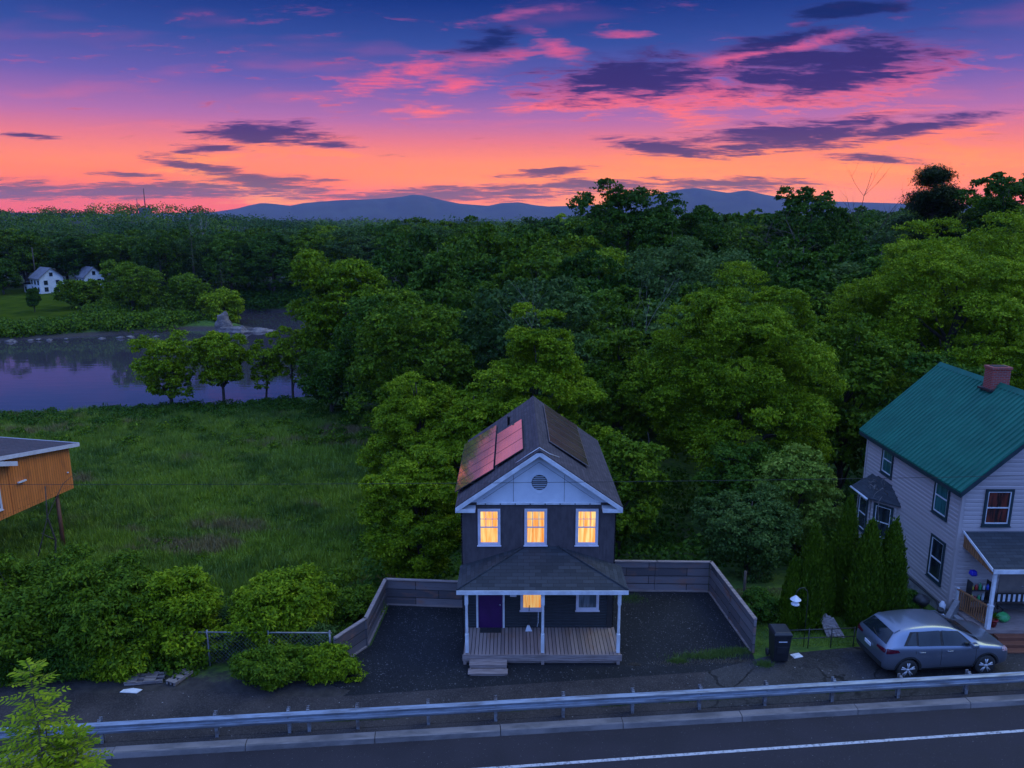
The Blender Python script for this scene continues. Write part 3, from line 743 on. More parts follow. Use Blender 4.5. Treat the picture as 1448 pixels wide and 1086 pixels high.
for px_ in (-1.62, 1.10, 3.82):
    b = MB(); r_ = .062
    c_ = (px_, 24.86, 0)
    b.box(px_-r_, px_+r_, c_[1]-r_, c_[1]+r_, .42, 1.15); b.box(px_-r_, px_+r_, c_[1]-r_, c_[1]+r_, 2.3, 2.76)
    b.lathe((px_, c_[1], 0), [(.058,1.15),(.045,1.17),(.05,1.2),(.052,1.5),(.045,2.2),(.052,2.26),(.058,2.3)], 16)
    b.build('post', M['white_paint'], hs, bevel=.006)
b = MB(); b.box(-1.75, 3.92, 24.72, HY0-.004, .36, .41); b.build('deck', M['deck_boards'], hs)
b = MB(); b.box(-1.78, 3.95, 24.68, 24.715, .17, .415); b.box(-1.7, 3.9, 24.8, 26.5, .02, .355)
for xx in (-1.7, 1.1, 3.82): b.box(xx-.05, xx+.06, 24.69, 24.78, .02, .17)
b.build('deck_skirt', M['deck_trim'], hs)
b = MB()
b.box(-1.52,-.18, 24.30, 24.66, .225, .265); b.box(-1.55,-.15, 23.98, 24.30, .085, .125)
for xx in (-1.5, -.24): b.box(xx, xx+.05, 24.0, 24.67, .015, .08); b.box(xx, xx+.05, 24.31, 24.66, .082, .224)
b.box(-1.5,-.2, 24.0, 24.03, .02, .084); b.box(-1.5,-.2, 24.315, 24.34, .13, .224)
b.build('steps', M['deck_trim'], hs, bevel=.005)
# solar panels: racked a little flatter than the roof
def array(y0, n, wy, xa, xb, tilt_d, lab, h0=.11, gm=None, fm=None):
    """xa is the lower edge x, xb the upper edge x"""
    for i in range(n):
        ya, yb = y0+i*wy+.012, y0+(i+1)*wy-.012
        def rz(x): return EZ+.07+(x-EX0)*sl_ if x < RX else EZ+.07+(EX1-x)*sl_
        A = Vector((xa, ya, rz(xa)+h0+tilt_d)); B_ = Vector((xb, ya, rz(xb)+h0))
        Uv = (B_-A); Ln = Uv.length; Uv.normalize()
        Nv = Uv.cross(Y_) ; Nv = Nv if Nv.z > 0 else -Nv
        b = MB(); O = Vector((A.x, 0, A.z))
        b.obox(O, Y_, Nv, ya, yb, -.035, 0, 0, Ln, 0, Wd=Uv)
        p_ = b.build('solar_panel', fm or M['black_metal'], hs)
        if lab: p_['label'] = lab
        b = MB(); q = [O+Y_*ya_+Uv*l_+Nv*.003 for ya_, l_ in ((ya+.02,.02),(yb-.02,.02),(yb-.02,Ln-.02),(ya+.02,Ln-.02))]
        if (q[1]-q[0]).cross(q[3]-q[0]).dot(Nv) < 0: q = q[::-1]
        b.face(q); b.build('cell_glass', gm or M['solar_glass'], p_)
        for l_ in (.3, Ln-.3):
            for yy_ in (ya+.1, yb-.1):
                b = MB(); top = O+Y_*yy_+Uv*l_-Nv*.036; b.tube([top, top-Zv*(h0+.0+tilt_d*(1-l_/Ln))], .018, 5); b.build('mount', M['black_metal'], p_)
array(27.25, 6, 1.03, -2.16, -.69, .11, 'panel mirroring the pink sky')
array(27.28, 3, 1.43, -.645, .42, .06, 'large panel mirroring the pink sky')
array(28.0, 6, .985, 2.98, 1.44, .06, 'dark panel on the right roof slope, brown of reflected trees painted in', gm=M['bronze_panel'], fm=M['bronze_frame'])

tag(MB(), ) if False else None
b = MB(); b.box(-1.2, -.42, 26.18, 26.52, .415, .43); tag(b.build('doormat', M['black_rubber'], origin=(-.8,26.35,.415), bevel=.004), 'dark doormat in front of the purple door', 'doormat')
br_ = thing('broom', 'short white-headed broom leaning on the porch wall beside the lamplit window', 'broom', (.62,26.3,.415))
b = MB(); b.tube([(.62,26.33,.6),(.66,26.54,1.35)], .013, 6); b.build('handle', M['black_metal'], br_)
b = MB(); b.prism([(.50,26.27,.42),(.76,26.27,.42),(.66,26.30,.64),(.58,26.30,.64)], (0,.05,0)); b.build('broom_head', M['white_plastic'], br_)

# ------------------------------------------------------------------ board fences round the lot
def board_fence(name, pts, z0, zt, label, split=2.3):
    t = thing(name, label, 'fence', (pts[0][0], pts[0][1], 0))
    seg = []
    for (p, q) in zip(pts[:-1], pts[1:]):
        p, q = Vector((p[0],p[1],0)), Vector((q[0],q[1],0)); n = max(1, round((q-p).length/split))
        for i in range(n): seg.append((p.lerp(q, i/n), p.lerp(q, (i+1)/n)))
    rr = random.Random(5)
    for i, (p, q) in enumerate(seg):
        U = (q-p).normalized(); N = Vector((U.y,-U.x,0)); Ln = (q-p).length
        b = MB(); h = (zt-z0)/4
        for j in range(4):
            tw = rr.uniform(-.012,.012)
            b.obox(p+N*tw, U, N, .06, Ln-.06, -.045, .0, z0+j*h+.006, z0+(j+1)*h-.004)
        b.build('board_panel', M['sleepers'], t)
        for e_ in ([p, q] if i == len(seg)-1 else [p]):
            b = MB(); b.obox(e_, U, N, -.055, .055, -.06, .035, z0-.4, zt-.002); b.build('post', M['sleepers'], t)
        b = MB(); b.obox(p, U, N, -.02, Ln+.02, -.085, .06, zt, zt+.045); b.build('cap_board', M['deck_trim'], t)
    b = MB()
    for p, q in zip(pts[:-1], pts[1:]):
        p, q = Vector((p[0],p[1],0)), Vector((q[0],q[1],0)); U = (q-p).normalized(); N = Vector((U.y,-U.x,0))
        b.obox(p, U, N, .06, (q-p).length-.06, .002, .07, z0-.02, z0+.06)
    b.build('base_board', M['deck_trim'], t)
board_fence('board_fence', [(-6.28,24.6),(-5.45,25.95),(-5.22,29.1),(-1.92,28.85)], .0, 1.12, 'low weathered board fence left of the dark house')
board_fence('board_fence', [(3.9,30.3),(8.49,30.2),(8.9,25.5)], .0, 1.36, 'weathered board fence turning the corner right of the dark house')

# ------------------------------------------------------------------ guard rail
gr = thing('guard_rail', 'long galvanised steel guard rail on posts between road and kerbside lots', 'guard rail', (2, 21.6, 0))
def rail_pt(a, n_, z): return KO+RD*a+RN*n_+Zv*z
prof = [(0,.30),(-.03,.36),(-.085,.40),(-.085,.46),(-.03,.50),(0,.545),(-.03,.59),(-.085,.63),(-.085,.69),(-.03,.73),(0,.76)]
prof = [(n_*1.1, .135+z*.875) for n_, z in prof]
b = MB(); nseg = 15
for k in range(nseg):
    s0, s1 = -27+k*4.9, -27+(k+1)*4.9+.14
    V = []
    for a in (s0, s1):
        for n_, z in prof: V.append(rail_pt(a, .50+n_-(.004 if k % 2 else 0), z))
        for n_, z in prof[::-1]: V.append(rail_pt(a, .512+n_-(.004 if k % 2 else 0), z))
    nn = 2*len(prof)
    b.mesh(V, [(i, (i+1) % nn, nn+(i+1) % nn, nn+i) for i in range(nn)]+[tuple(range(nn))[::-1], tuple(range(nn, 2*nn))])
b.build('beam', M['steel'], gr)
px_list = [-12.5,-9.1,-6.9,-6.3,-4.8,-2.6,-.47,1.7,3.96,6.19,8.4,10.7,13.0,15.4]
px_list = [-12.5-3.4*k for k in (4,3,2,1)] + px_list + [15.4+2.3*k for k in range(1, 9)]
for xp_ in px_list:
    a = (xp_+13.3)/RD.x
    b = MB(); O = rail_pt(a, .54, 0)
    b.obox(O, RD, RN, -.05, .05, .02, .034, -.1, .87); b.obox(O, RD, RN, -.05, .05, .13, .144, -.1, .87); b.obox(O, RD, RN, -.005, .005, .034, .13, -.1, .87)
    b.obox(O, RD, RN, -.045, .045, -.03, .021, .40, .83)
    b.build('post', M['rust_steel'], gr)
    b = MB(); 
    for zz_ in (.58,.62): b.lathe(rail_pt(a, .485, zz_), [(.016,-.012),(.016,.012)], 8, axis='y')
    b.build('bolt', M['rust_steel'], gr)

# ------------------------------------------------------------------ the lilac-grey house on the right
rh = thing('clapboard_house', 'two-storey lilac-grey clapboard house with green ribbed metal roof and brick chimney', 'house', (20.75, 28, 0))
AX0, AX1, AY0, AY1 = 17.5, 24.0, 28.0, 36.0
GZ, AE, AR, ARX = .4, 5.7, 8.72, 20.75
b = MB()
b.box(AX0+.004, AX1-.004, AY0+.004, AY1-.004, GZ, AE, 0)
sr = (AR-AE)/(ARX-AX0)
b.prism([(AX0+.004, AY0+.004, AE), (AX1-.004, AY0+.004, AE), (ARX, AY0+.004, AR-.1)], (0, AY1-AY0-.008, 0))
clap(b, (AX0,0,0), Y_, -X_, AY0+.1, AY1-.1, GZ, AE-.02, .175)
clap(b, (0,AY0,0), X_, -Y_, AX0+.1, AX1-.1, GZ, AE, .175)
clap(b, (0,AY0,0), X_, -Y_, AX0, AX1, AE, AR-.1, .175, cut=lambda z: (AX0+(z-AE)/sr+.05, AX1-(z-AE)/sr-.05))
b.build('wall', M['grey_siding'], rh)
for (x_, y_) in ((AX0,AY0),(AX1,AY0),(AX0,AY1)):
    b = MB(); b.box(x_-.045, x_+.09, y_-.045, y_+.09, GZ, AE-.02); b.build('corner_board', M['grey_siding'], rh)
b = MB(); b.box(AX0+.05, AX1-.05, AY0+.05, AY1-.05, -3.0, GZ-.002); b.build('foundation', M['concrete'], rh)
b = MB(); ov = .33
for sg, xe in ((-1, AX0-ov), (1, AX1+ov)):
    ze = AE+.1-ov*sr
    b.prism([(xe, AY0-.36, ze-.06), (ARX, AY0-.36, AR+.1-.06), (ARX, AY0-.36, AR+.1), (xe, AY0-.36, ze)], (0, AY1-AY0+.72, 0))
    Uv = Vector((ARX-xe, 0, AR+.1-ze)); Ln = Uv.length; Uv.normalize(); Nv = Vector((-Uv.z, 0, Uv.x)) if sg < 0 else Vector((-Uv.z,0,Uv.x))
    if Nv.z < 0: Nv = -Nv
    y = AY0-.34
    while y < AY1+.36:
        O = Vector((xe, y, ze))
        b.prism([O+Y_*.0+Nv*.001, O+Y_*.02+Nv*.055, O+Y_*.065+Nv*.055, O+Y_*.085+Nv*.001], Uv*Ln)
        y += .27
b.prism([(ARX-.16, AY0-.38, AR-.0), (ARX, AY0-.38, AR+.19), (ARX+.16, AY0-.38, AR)], (0, AY1-AY0+.76, 0))
rr_ = b.build('roof', M['green_metal'], rh)
b = MB()
for sg, xe in ((-1, AX0-ov), (1, AX1+ov)):
    ze = AE+.1-ov*sr
    b.prism([(xe, AY0-.385, ze-.24), (ARX, AY0-.385, AR+.1-.26), (ARX, AY0-.385, AR+.03), (xe, AY0-.385, ze-.03)], (0, .024, 0))
    b.box(xe-.02 if sg < 0 else xe-.01, xe+.01 if sg < 0 else xe+.02, AY0-.35, AY1+.35, ze-.22, ze-.065)
b.build('fascia', M['dark_trim'], rh)
b = MB(); b.box(20.36, 21.14, 31.7, 32.25, 8.3, 9.45); b.box(20.32, 21.18, 31.66, 32.29, 9.45, 9.55)
ch = b.build('chimney', M['brick'], rr_)
b = MB(); b.box(20.46, 21.04, 31.80, 32.15, 9.552, 9.57); b.build('flue', M['black_rubber'], ch)
b = MB(); b.box(20.22,21.28,31.5,32.4,8.52,8.60); b.build('flashing', M['black_metal'], ch)
WL = dict(trim=M['dark_trim'], sash=M['white_paint'], cas=.10, muntin=(0,0,0,0))
ow = (AX0-.047, 0, 0)
window(rh, ow, Y_, -X_, 33.35, 34.4, 4.0, 5.45, M['teal_curtain_glass'], **WL)
window(rh, ow, Y_, -X_, 28.75, 29.85, 3.85, 5.45, M['teal_curtain_glass'], **WL)
window(rh, ow, Y_, -X_, 28.6, 29.65, 1.1, 2.95, M['dark_glass'], **WL)
window(rh, (0,AY0-.047,0), X_, -Y_, 18.32, 19.42, 3.98, 5.5, M['red_curtain_glass'], label='window with a red curtain above the porch', **WL)
window(rh, (0,AY0-.047,0), X_, -Y_, 21.6, 22.7, 3.98, 5.5, M['dark_glass'], **WL)
# bay
BP = [(17.5,32.6),(16.75,33.55),(16.75,34.9),(17.5,35.8)]
b = MB(); b.prism([(x_, y_, -.1) for x_, y_ in BP], (0,0,3.1))
for (p, q) in zip(BP[:-1], BP[1:]):
    P3, Q3 = Vector((*p,0)), Vector((*q,0)); U = (Q3-P3).normalized(); N = Vector((-U.y, U.x, 0))
    if N.x > 0: N = -N
    clap(b, P3, U, N, .02, (Q3-P3).length-.02, -.1, 3.0, .175)
by = b.build('bay', M['grey_siding'], rh)
b = MB(); b.prism([(x_, y_, -2.6) for x_, y_ in BP], (0,0,2.498)); b.build('bay_foundation', M['concrete'], by)
P3, Q3 = Vector((*BP[0],0)), Vector((*BP[1],0)); U = (Q3-P3).normalized(); N = Vector((-U.y, U.x, 0)); N = -N if N.x > 0 else N
window(by, P3+N*.047, U, N, .16, 1.06, 1.15, 2.85, M['dark_glass'], **WL)
P3, Q3 = Vector((*BP[1],0)), Vector((*BP[2],0)); U = (Q3-P3).normalized(); N = Vector((-1,0,0))
window(by, P3+N*.047, U, N, .2, 1.15, 1.15, 2.85, M['dark_glass'], **WL)
b = MB()
E_ = [(17.49,32.25),(16.45,33.4),(16.45,35.05),(17.49,36.1)]; T_ = [(17.49,33.3),(17.49,33.9),(17.49,34.6),(17.49,35.2)]
for i in range(3):
    p, q = E_[i], E_[i+1]; r_, s_ = T_[i+1], T_[i]
    slab(b, [(p[0],p[1],3.08),(q[0],q[1],3.08),(r_[0],r_[1],3.72),(s_[0],s_[1],3.72)], .07)
b.build('bay_roof', M['right_porch_shingles'], by)
b = MB(); b.tube([(16.42,33.35,3.02),(16.42,35.1,3.0)], .05, 8); b.build('gutter', M['white_paint'], by)
b = MB(); rw = random.Random(9)
for k in range(7):
    p = Vector((16.9+rw.uniform(-.1,.4), 33.2+rw.uniform(-.4,1.2), 3.45)); pts = [p]
    for j in range(5): p = p+Vector((rw.uniform(-.25,.1), rw.uniform(-.3,.2), rw.uniform(-.25,.3))); p.z = max(p.z, 3.12 if p.x > 16.45 else 2.2); pts.append(p)
    b.tube(pts, [.02,.018,.015,.012,.009,.006], 5)
b.tube([(16.9,32.95,3.3),(16.75,32.9,3.1),(16.72,32.85,2.7),(16.76,32.8,2.3),(16.85,32.75,2.0)], .014, 5)
tag(b.build('dead_vine', M['dead_wood'], origin=(17,33.5,3.1)), 'tangle of bare grey vine lying on the bay roof', 'vine')
# front porch of that house
b = MB(); slab(b, [(17.72,AY0-.002,3.77),(17.95,26.3,2.95),(24.6,26.3,2.95),(24.6,AY0-.002,3.77)][::1], .06)
pr2 = b.build('porch_roof', M['right_porch_shingles'], rh)
b = MB(); b.box(17.95, 24.6, 26.265, 26.298, 2.77, 2.94); b.prism([(17.69,AY0-.03,3.70),(17.69,AY0-.03,3.79),(17.92,26.28,2.97),(17.92,26.28,2.86)], (-.03,0,0))
b.build('porch_fascia', M['white_paint'], rh)
b = MB()
for i in range(13):
    t = i/13; y1 = AY0-.05-t*1.66; y0 = y1-.105; xx = 17.735+t*.21; zt = 3.66-t*.80; zb2 = zt-.55+t*.42
    b.prism([(xx,y0,zb2-.03),(xx,y1,zb2),(xx,y1,zt),(xx,y0,zt-.05)], (.025,0,0))
b.build('gable_slats', M['rail_wood'], rh)
b = MB(); b.box(17.7, 24.5, 26.32, AY0-.03, .30, .44); b.build('deck', M['deck_trim'], rh)
b = MB(); b.box(17.72, 24.5, 26.34, 27.9, -.1, .298); b.build('deck_base', M['steps_wood'], rh)
for px_ in (18.12, 22.6):
    b = MB(); b.box(px_-.075, px_+.075, 26.36, 26.51, .44, 1.4); b.box(px_-.055, px_+.055, 26.38, 26.49, 1.4, 2.86); b.box(px_-.09, px_+.09, 26.35, 26.52, 1.38, 1.43)
    b.build('post', M['white_paint'], rh, bevel=.005)
b = MB(); b.box(17.70, 17.79, 27.86, 27.95, .44, 1.38); b.build('post', M['white_paint'], rh)
rl = MB(); P0_, P1_ = Vector((17.74,27.86,0)), Vector((18.08,26.5,0)); U = (P1_-P0_).normalized(); N = Vector((-U.y,U.x,0)); Ln = (P1_-P0_).length
rl.obox(P0_, U, N, -.05, Ln, -.05, .05, 1.30, 1.345); rl.obox(P0_, U, N, 0, Ln, -.02, .02, .56, .60)
k = .06
while k < Ln-.03: rl.obox(P0_, U, N, k, k+.035, -.02, .02, .60, 1.30); k += .105
rl.build('railing', M['rail_wood'], rh)
b = MB()
for i in range(3): b.box(18.3, 21.6, 26.32-.30*(i+1), 26.32-.30*i-.004, -.08, .30-.115*i-.003*i)
b.build('steps', M['steps_wood'], rh, bevel=.008)
b = MB(); b.box(19.35, 20.4, AY0-.07, AY0-.024, .45, 2.55); dr2 = b.build('door', pm('tan_door', (.25,.20,.17), (.2,.16,.14), 2, .6), rh)
b = MB(); b.lathe((20.27,AY0-.09,1.4), [(.012,.03),(.03,.015),(.03,-.015)], 10, axis='y'); b.build('handle', M['chrome'], dr2)
b = MB(); b.prism([(16.75,27.2,-.05),(17.65,27.9,-.05),(17.65,27.9,.9),(16.9,27.3,.32)], (.12,-.16,0)); b.prism([(17.6,27.55,-.05),(18.2,26.2,-.05),(18.2,26.2,.16),(17.6,27.55,.42)], (-.22,-.05,0))
tag(b.build('concrete_ramp', M['concrete'], origin=(17.5,27.2,0), bevel=.02), 'sloping grey concrete edge beside the right-hand porch railing', 'ramp')
b = MB(); b.tube([(16.3,32.0,.55),(17.2,30.4,.5),(17.38,28.6,.42),(17.3,27.9,.15)], .045, 8); b.tube([(17.42,35.0,5.4),(17.42,32.3,3.2),(17.42,32.28,.6)], .02, 6) if False else None
b.build('downpipe', M['black_metal'], rh)
# ------------------------------------------------------------------ orange house on stilts (far left)
oh = thing('stilt_house', 'orange board-clad house on thin stilts at the left edge', 'house', (-27, 42, -.2))
hd = math.radians(12.6); OU = Vector((math.sin(hd), math.cos(hd), 0)); ON = Vector((math.cos(hd), -math.sin(hd), 0))
C0 = Vector((-26.4, 43.6, 0))           # far right corner
Lw = 12.0; Wd_ = 7.0
b = MB()
A = C0-OU*Lw; 
b.prism([C0-ON*Wd_+Zv*-.2, C0+Zv*-.2, A+Zv*-.2, A-ON*Wd_+Zv*-.2], (0,0,2.62))
b.prism([C0+Zv*2.42, A+Zv*2.42, A+Zv*4.2], -ON*Wd_)
b.obox(C0-OU*4.3, OU, ON, -.03, .03, .002, .03, -.2, 3.0)
b.build('wall', M['orange_boards'], oh)
b = MB(); zr0 = 2.42; zr1 = 4.25
t_ = Vector((0,0,.02))
p0 = C0+OU*.55+ON*.25; p1 = C0-OU*Lw+ON*.25
q0 = C0+OU*.55-ON*(Wd_+.3); q1 = C0-OU*Lw-ON*(Wd_+.3)
slp = (zr1-zr0)/Lw
zA = zr0-.55*slp+.03; zB = zr1+.03
b.prism([p0+Zv*zA, p1+Zv*zB, q1+Zv*zB, q0+Zv*zA], (0,0,.10)); b.build('roof', M['roof_shingles'], oh)
b = MB(); b.prism([p0+Zv*(zA-.09), p1+Zv*(zB-.09), p1+Zv*(zB+.13), p0+Zv*(zA+.13)], ON*.03); b.prism([p0+Zv*(zA-.09), q0+Zv*(zA-.09), q0+Zv*(zA+.13), p0+Zv*(zA+.13)], OU*.03)
b.build('fascia', M['lilac_paint'], oh)
# lower overhanging gable edge of the nearer wing
pk = C0-OU*4.1+ON*.45
b = MB(); b.prism([pk+Zv*2.62, pk-OU*6+Zv*4.4, pk-OU*6+Zv*4.6, pk+Zv*2.82], -ON*1.0); 
b.build('roof', M['roof_shingles'], oh)
b = MB(); b.prism([pk+OU*.05+Zv*2.56, pk-OU*6+Zv*4.36, pk-OU*6+Zv*4.62, pk+OU*.05+Zv*2.82], ON*.03); b.build('fascia', M['lilac_paint'], oh)
window(oh, C0+ON*.004, OU, ON, -6.2, -4.95, .35, 2.0, M['pale_curtain_glass'], M['lilac_paint'])
for (a, n) in ((-.95,-.35),(-.95,-6.6),(-5.6,-.3),(-5.6,-6.6)):
    P = C0+OU*a+ON*n; g_ = hz(P.x, P.y); b = MB()
    b.tube([P+Zv*(g_-.3), P+Zv*-.2], [.12,.11], 8); b.build('stilt', M['steps_wood'] if a > -2 else M['black_metal'], oh)
b = MB(); P = C0-OU*.35+ON*.05; b.lathe(P+Zv*.9, [(.05,-.03),(.05,.03)], 10); b.build('wall_light', M['white_plastic'], oh)
b = MB(); P = C0-OU*3.6+ON*.06; b.obox(P, OU, ON, -.25, .25, 0, .12, 1.45, 1.52); b.build('wall_shelf', M['white_plastic'], oh)
b = MB()
P = C0-OU*3.3+ON*1.2; g_ = hz(P.x, P.y)
b.tube([P+Zv*g_, P+Zv*(g_+1.6)+OU*.3, P+Zv*(g_+3.2)-OU*.05, P+Zv*(g_+4.9)+OU*.1], [.07,.06,.045,.03], 6)
b.tube([P+Zv*(g_+1.6)+OU*.3, P+Zv*(g_+2.4)-OU*.6], [.04,.02], 5); b.tube([P-OU*1+Zv*(g_+1.2), P+Zv*(g_+3.2), P+OU*1.3+Zv*(g_+4.6), P+OU*2.2+Zv*(g_+4.9)], [.035,.03,.02,.01], 5)
tag(b.build('bare_tree', M['bark'], origin=P+Zv*g_), 'thin bare tree with forked stems against the orange wall', 'tree')

# overhead wire
b = MB(); pts = []
for i in range(31):
    t = i/30; x = -27+60*t; y = 41-t*22 if False else 43.0-17.5*t; pts.append((x, y, 0))
pts = [Vector((-36+72*t, 23.6+.8*t, 7.35+.35*t-.35*math.sin(math.pi*t))) for t in [i/30 for i in range(31)]]
b.tube(pts, .008, 5)
tag(b.build('overhead_wire', M['black_rubber'], origin=pts[0]), 'thin dark overhead wire strung along the road in front of the gable', 'wire')

# ------------------------------------------------------------------ houses across the river
def far_house(name, label, cx, cy, w, d, h, rz, yaw, porch=False, chim=False):
    g_ = hz(cx, cy); t = thing(name, label, 'house', (cx, cy, g_), )
    U = Vector((math.cos(yaw), math.sin(yaw), 0)); N = Vector((U.y, -U.x, 0)); O = Vector((cx, cy, g_))
    b = MB(); b.obox(O, U, N, -w/2, w/2, -d/2, d/2, -1, h)
    b.prism([O-U*w/2+N*d/2+Zv*h, O-U*w/2-N*d/2+Zv*h, O-U*w/2+Zv*(h+rz)], U*w); b.build('wall', M['far_white'], t)
    b = MB()
    for sg in (-1, 1):
        e = O+N*sg*(d/2+.4)+Zv*(h-.4*rz/(d/2)); r_ = O+Zv*(h+rz)
        b.prism([e-U*(w/2+.3), r_-U*(w/2+.3), r_-U*(w/2+.3)+Zv*.2, e-U*(w/2+.3)+Zv*.2], U*(w+.6))
    b.build('roof', M['far_roof'], t)
    n = 3
    for fz in (.5, 2.2):
        for i in range(n):
            if fz+1.4 > h: continue
            a = -w/2+(i+.5)*w/n
            q = MB(); q.obox(O, U, N, a-.45, a+.45, d/2, d/2+.05, fz, fz+1.1); q.build('window', M['dark_glass'], t)
        for a in (-d/4, d/4):
            if fz+1.4 > h: continue
            q = MB(); q.obox(O+U*w/2, N, U, a-.45, a+.45, 0, .05, fz, fz+1.1); q.build('window', M['dark_glass'], t)
    q = MB(); q.obox(O+U*w/2, N, U, -.4, .4, 0, .05, h+.4, h+1.4); q.build('window', M['dark_glass'], t)
    if porch:
        q = MB(); q.obox(O-U*(w/2), U, N, -2.6, 0, -d/2+1, d/2+.8, -1, 2.0); q.build('porch', M['far_white'], t)
        q = MB(); q.prism([O-U*(w/2+2.8)+N*(d/2+1.0)+Zv*2.0, O-U*(w/2+2.8)-N*(d/2-1)+Zv*2.0, O-U*(w/2)-N*(d/2-1)+Zv*2.7, O-U*(w/2)+N*(d/2+1.0)+Zv*2.7], (0,0,.2)); q.build('porch_roof', M['far_roof'], t)
        q = MB(); q.obox(O-U*(w/2), U, N, -1.8, -.8, d/2+.8, d/2+.85, .2, 1.5); q.build('window', M['dark_glass'], t)
    return t
far_house('white_cottage', 'white house with grey roof and side porch across the river, left of the pair', -120.5, 199, 6.4, 5.6, 3.9, 2.4, math.radians(-40), porch=True)
far_house('white_cottage', 'small white gabled house half behind trees, right of the pair on the far bank', -111.5, 203, 5.6, 4.8, 4.0, 2.3, math.radians(-40))
P = Vector((-124.5, 201, hz(-124.5,201))); b = MB(); b.tube([P, P+Zv*11.5], [.2,.14], 6); tag(b.build('utility_pole', M['bark'], origin=P), 'dark utility pole behind the left white house across the river', 'pole')
# lawn across the river follows the ground
gx, gy = np.meshgrid(np.linspace(-165,-82,50), np.linspace(139,206,50))
gzz = height(gx.ravel(), gy.ravel()).reshape(gx.shape)+.12
ii = np.arange(gx.size).reshape(gx.shape); Qg = np.stack([ii[:-1,:-1], ii[:-1,1:], ii[1:,1:], ii[1:,:-1]], -1).reshape(-1,4)
cen = gzz.ravel()[Qg].mean(1); Qg = Qg[cen > -5.9]
tag(link('lawn', np_mesh('lawn', np.stack([gx.ravel(), gy.ravel(), gzz.ravel()], 1), Qg, M['lawn'], True)), kind='structure')
# mast on the far hill
mt = thing('radio_mast', 'thin radio mast on top of the far wooded hill', 'mast', (-262, 560, hz(-262,560)))
P = Vector((-262,560,hz(-262,560))); b = MB(); b.tube([P, P+Zv*25], [.6,.25], 6); b.build('mast_tube', M['black_metal'], mt)
b = MB(); b.box(P.x-4, P.x+3, P.y-2, P.y+2, P.z, P.z+11.5) ; b.tube([P+Vector((-5.5,0,10)), P+Vector((-5.5,0,18))], .25, 5); b.build('hut', M['far_roof'], mt)
# rocks at the point
def rock(name, c, r, seed, label, sc=(1,1,1), group=None):
    bm = bmesh.new(); bmesh.ops.create_icosphere(bm, subdivisions=4, radius=1)
    rr = random.Random(seed); ph = [rr.uniform(0,6) for _ in range(9)]
    pl_ = [Vector((rr.uniform(-1,1),rr.uniform(-1,1),rr.uniform(-.6,1))).normalized() for _ in range(11)]; dd = [rr.uniform(.45,.8) for _ in pl_]
    for v in bm.verts:
        p = v.co.copy()
        for n_, d_ in zip(pl_, dd):
            e = p.dot(n_)-d_
            if e > 0: p -= n_*e*.95
        k = 1+.07*math.sin(p.x*7+ph[0])+.06*math.sin(p.y*9+ph[1])+.07*math.sin(p.z*11+ph[2])
        v.co = Vector((p.x*sc[0], p.y*sc[1], p.z*sc[2]))*r*k
    me = bpy.data.meshes.new(name); bm.to_mesh(me); bm.free(); me.materials.append(M['rock'])
    o = link(name, me, None, c); return tag(o, label, 'rock', group)
rock('boulder', (-58.2,153.5,-6.4), 2.3, 1, 'tall pale boulder standing on the rocky river point', (1.0,.8,1.35))
rock('boulder', (-55.5,152,-6.9), 2.2, 2, 'low broad slab of rock sloping into the river at the point', (1.7,1,.55))
rock('boulder', (-51.5,154,-7.0), 2.2, 3, 'flat outermost rock of the river point', (2.0,.8,.42))
rock('boulder', (-53.6,151,-6.6), 1.3, 4, 'small darker rock on the front of the river point', (1,1,.9))
for i in range(34):
    x = -99+RNG.uniform(-30,32); 
    yb = 140+ (x+95)*.22 + RNG.uniform(-.6,.5)
    rock('bank_stone', (x, yb, -6.9+RNG.uniform(-.1,.15)), RNG.uniform(.25,.75), 20+i, 'pale stone in the line of stones along the far bank', (1.6,1,.6), 'stones along the far river bank') if i == 0 or True else None

# ------------------------------------------------------------------ chain link fence on the left
cf = thing('chain_link_fence', 'old chain-link fence half buried in the shrubs at left', 'fence', (-9, 25.4, 0))
CA, CB = Vector((-13.2,25.0,-.1)), Vector((-6.45,24.75,0)); U = (CB-CA).normalized(); Ln = (CB-CA).length
b = MB(); b.tube([CA+Zv*1.25, CB+Zv*1.25], .028, 8); b.build('top_rail', M['rust_steel'], cf)
for t in (.0,.33,.66,.99):
    b = MB(); P = CA.lerp(CB, t); b.tube([P-Zv*.3, P+Zv*1.34], .035, 8); b.build('post', M['rust_steel'], cf)
b = MB(); s_ = .075; nh = 16
for d_ in (-1, 1):
    k = -nh
    while k*s_ < Ln+.01:
        a0, z0 = (k*s_, 0) ; a1, z1 = a0+nh*s_, nh*s_
        if a0 < 0: z0 = -a0; a0 = 0
        if a1 > Ln: z1 -= a1-Ln; a1 = Ln
        if a1 > a0:
            za_, zb_ = (z0, z1) if d_ > 0 else (nh*s_-z0, nh*s_-z1)
            P, Q_ = CA+U*a0+Zv*(za_+.03), CA+U*a1+Zv*(zb_+.03); nn_ = U.cross(Zv)*.003
            b.tube([P, Q_], .0035, 3, cap=False)
        k += 2
b.build('mesh', M['rust_steel'], cf)

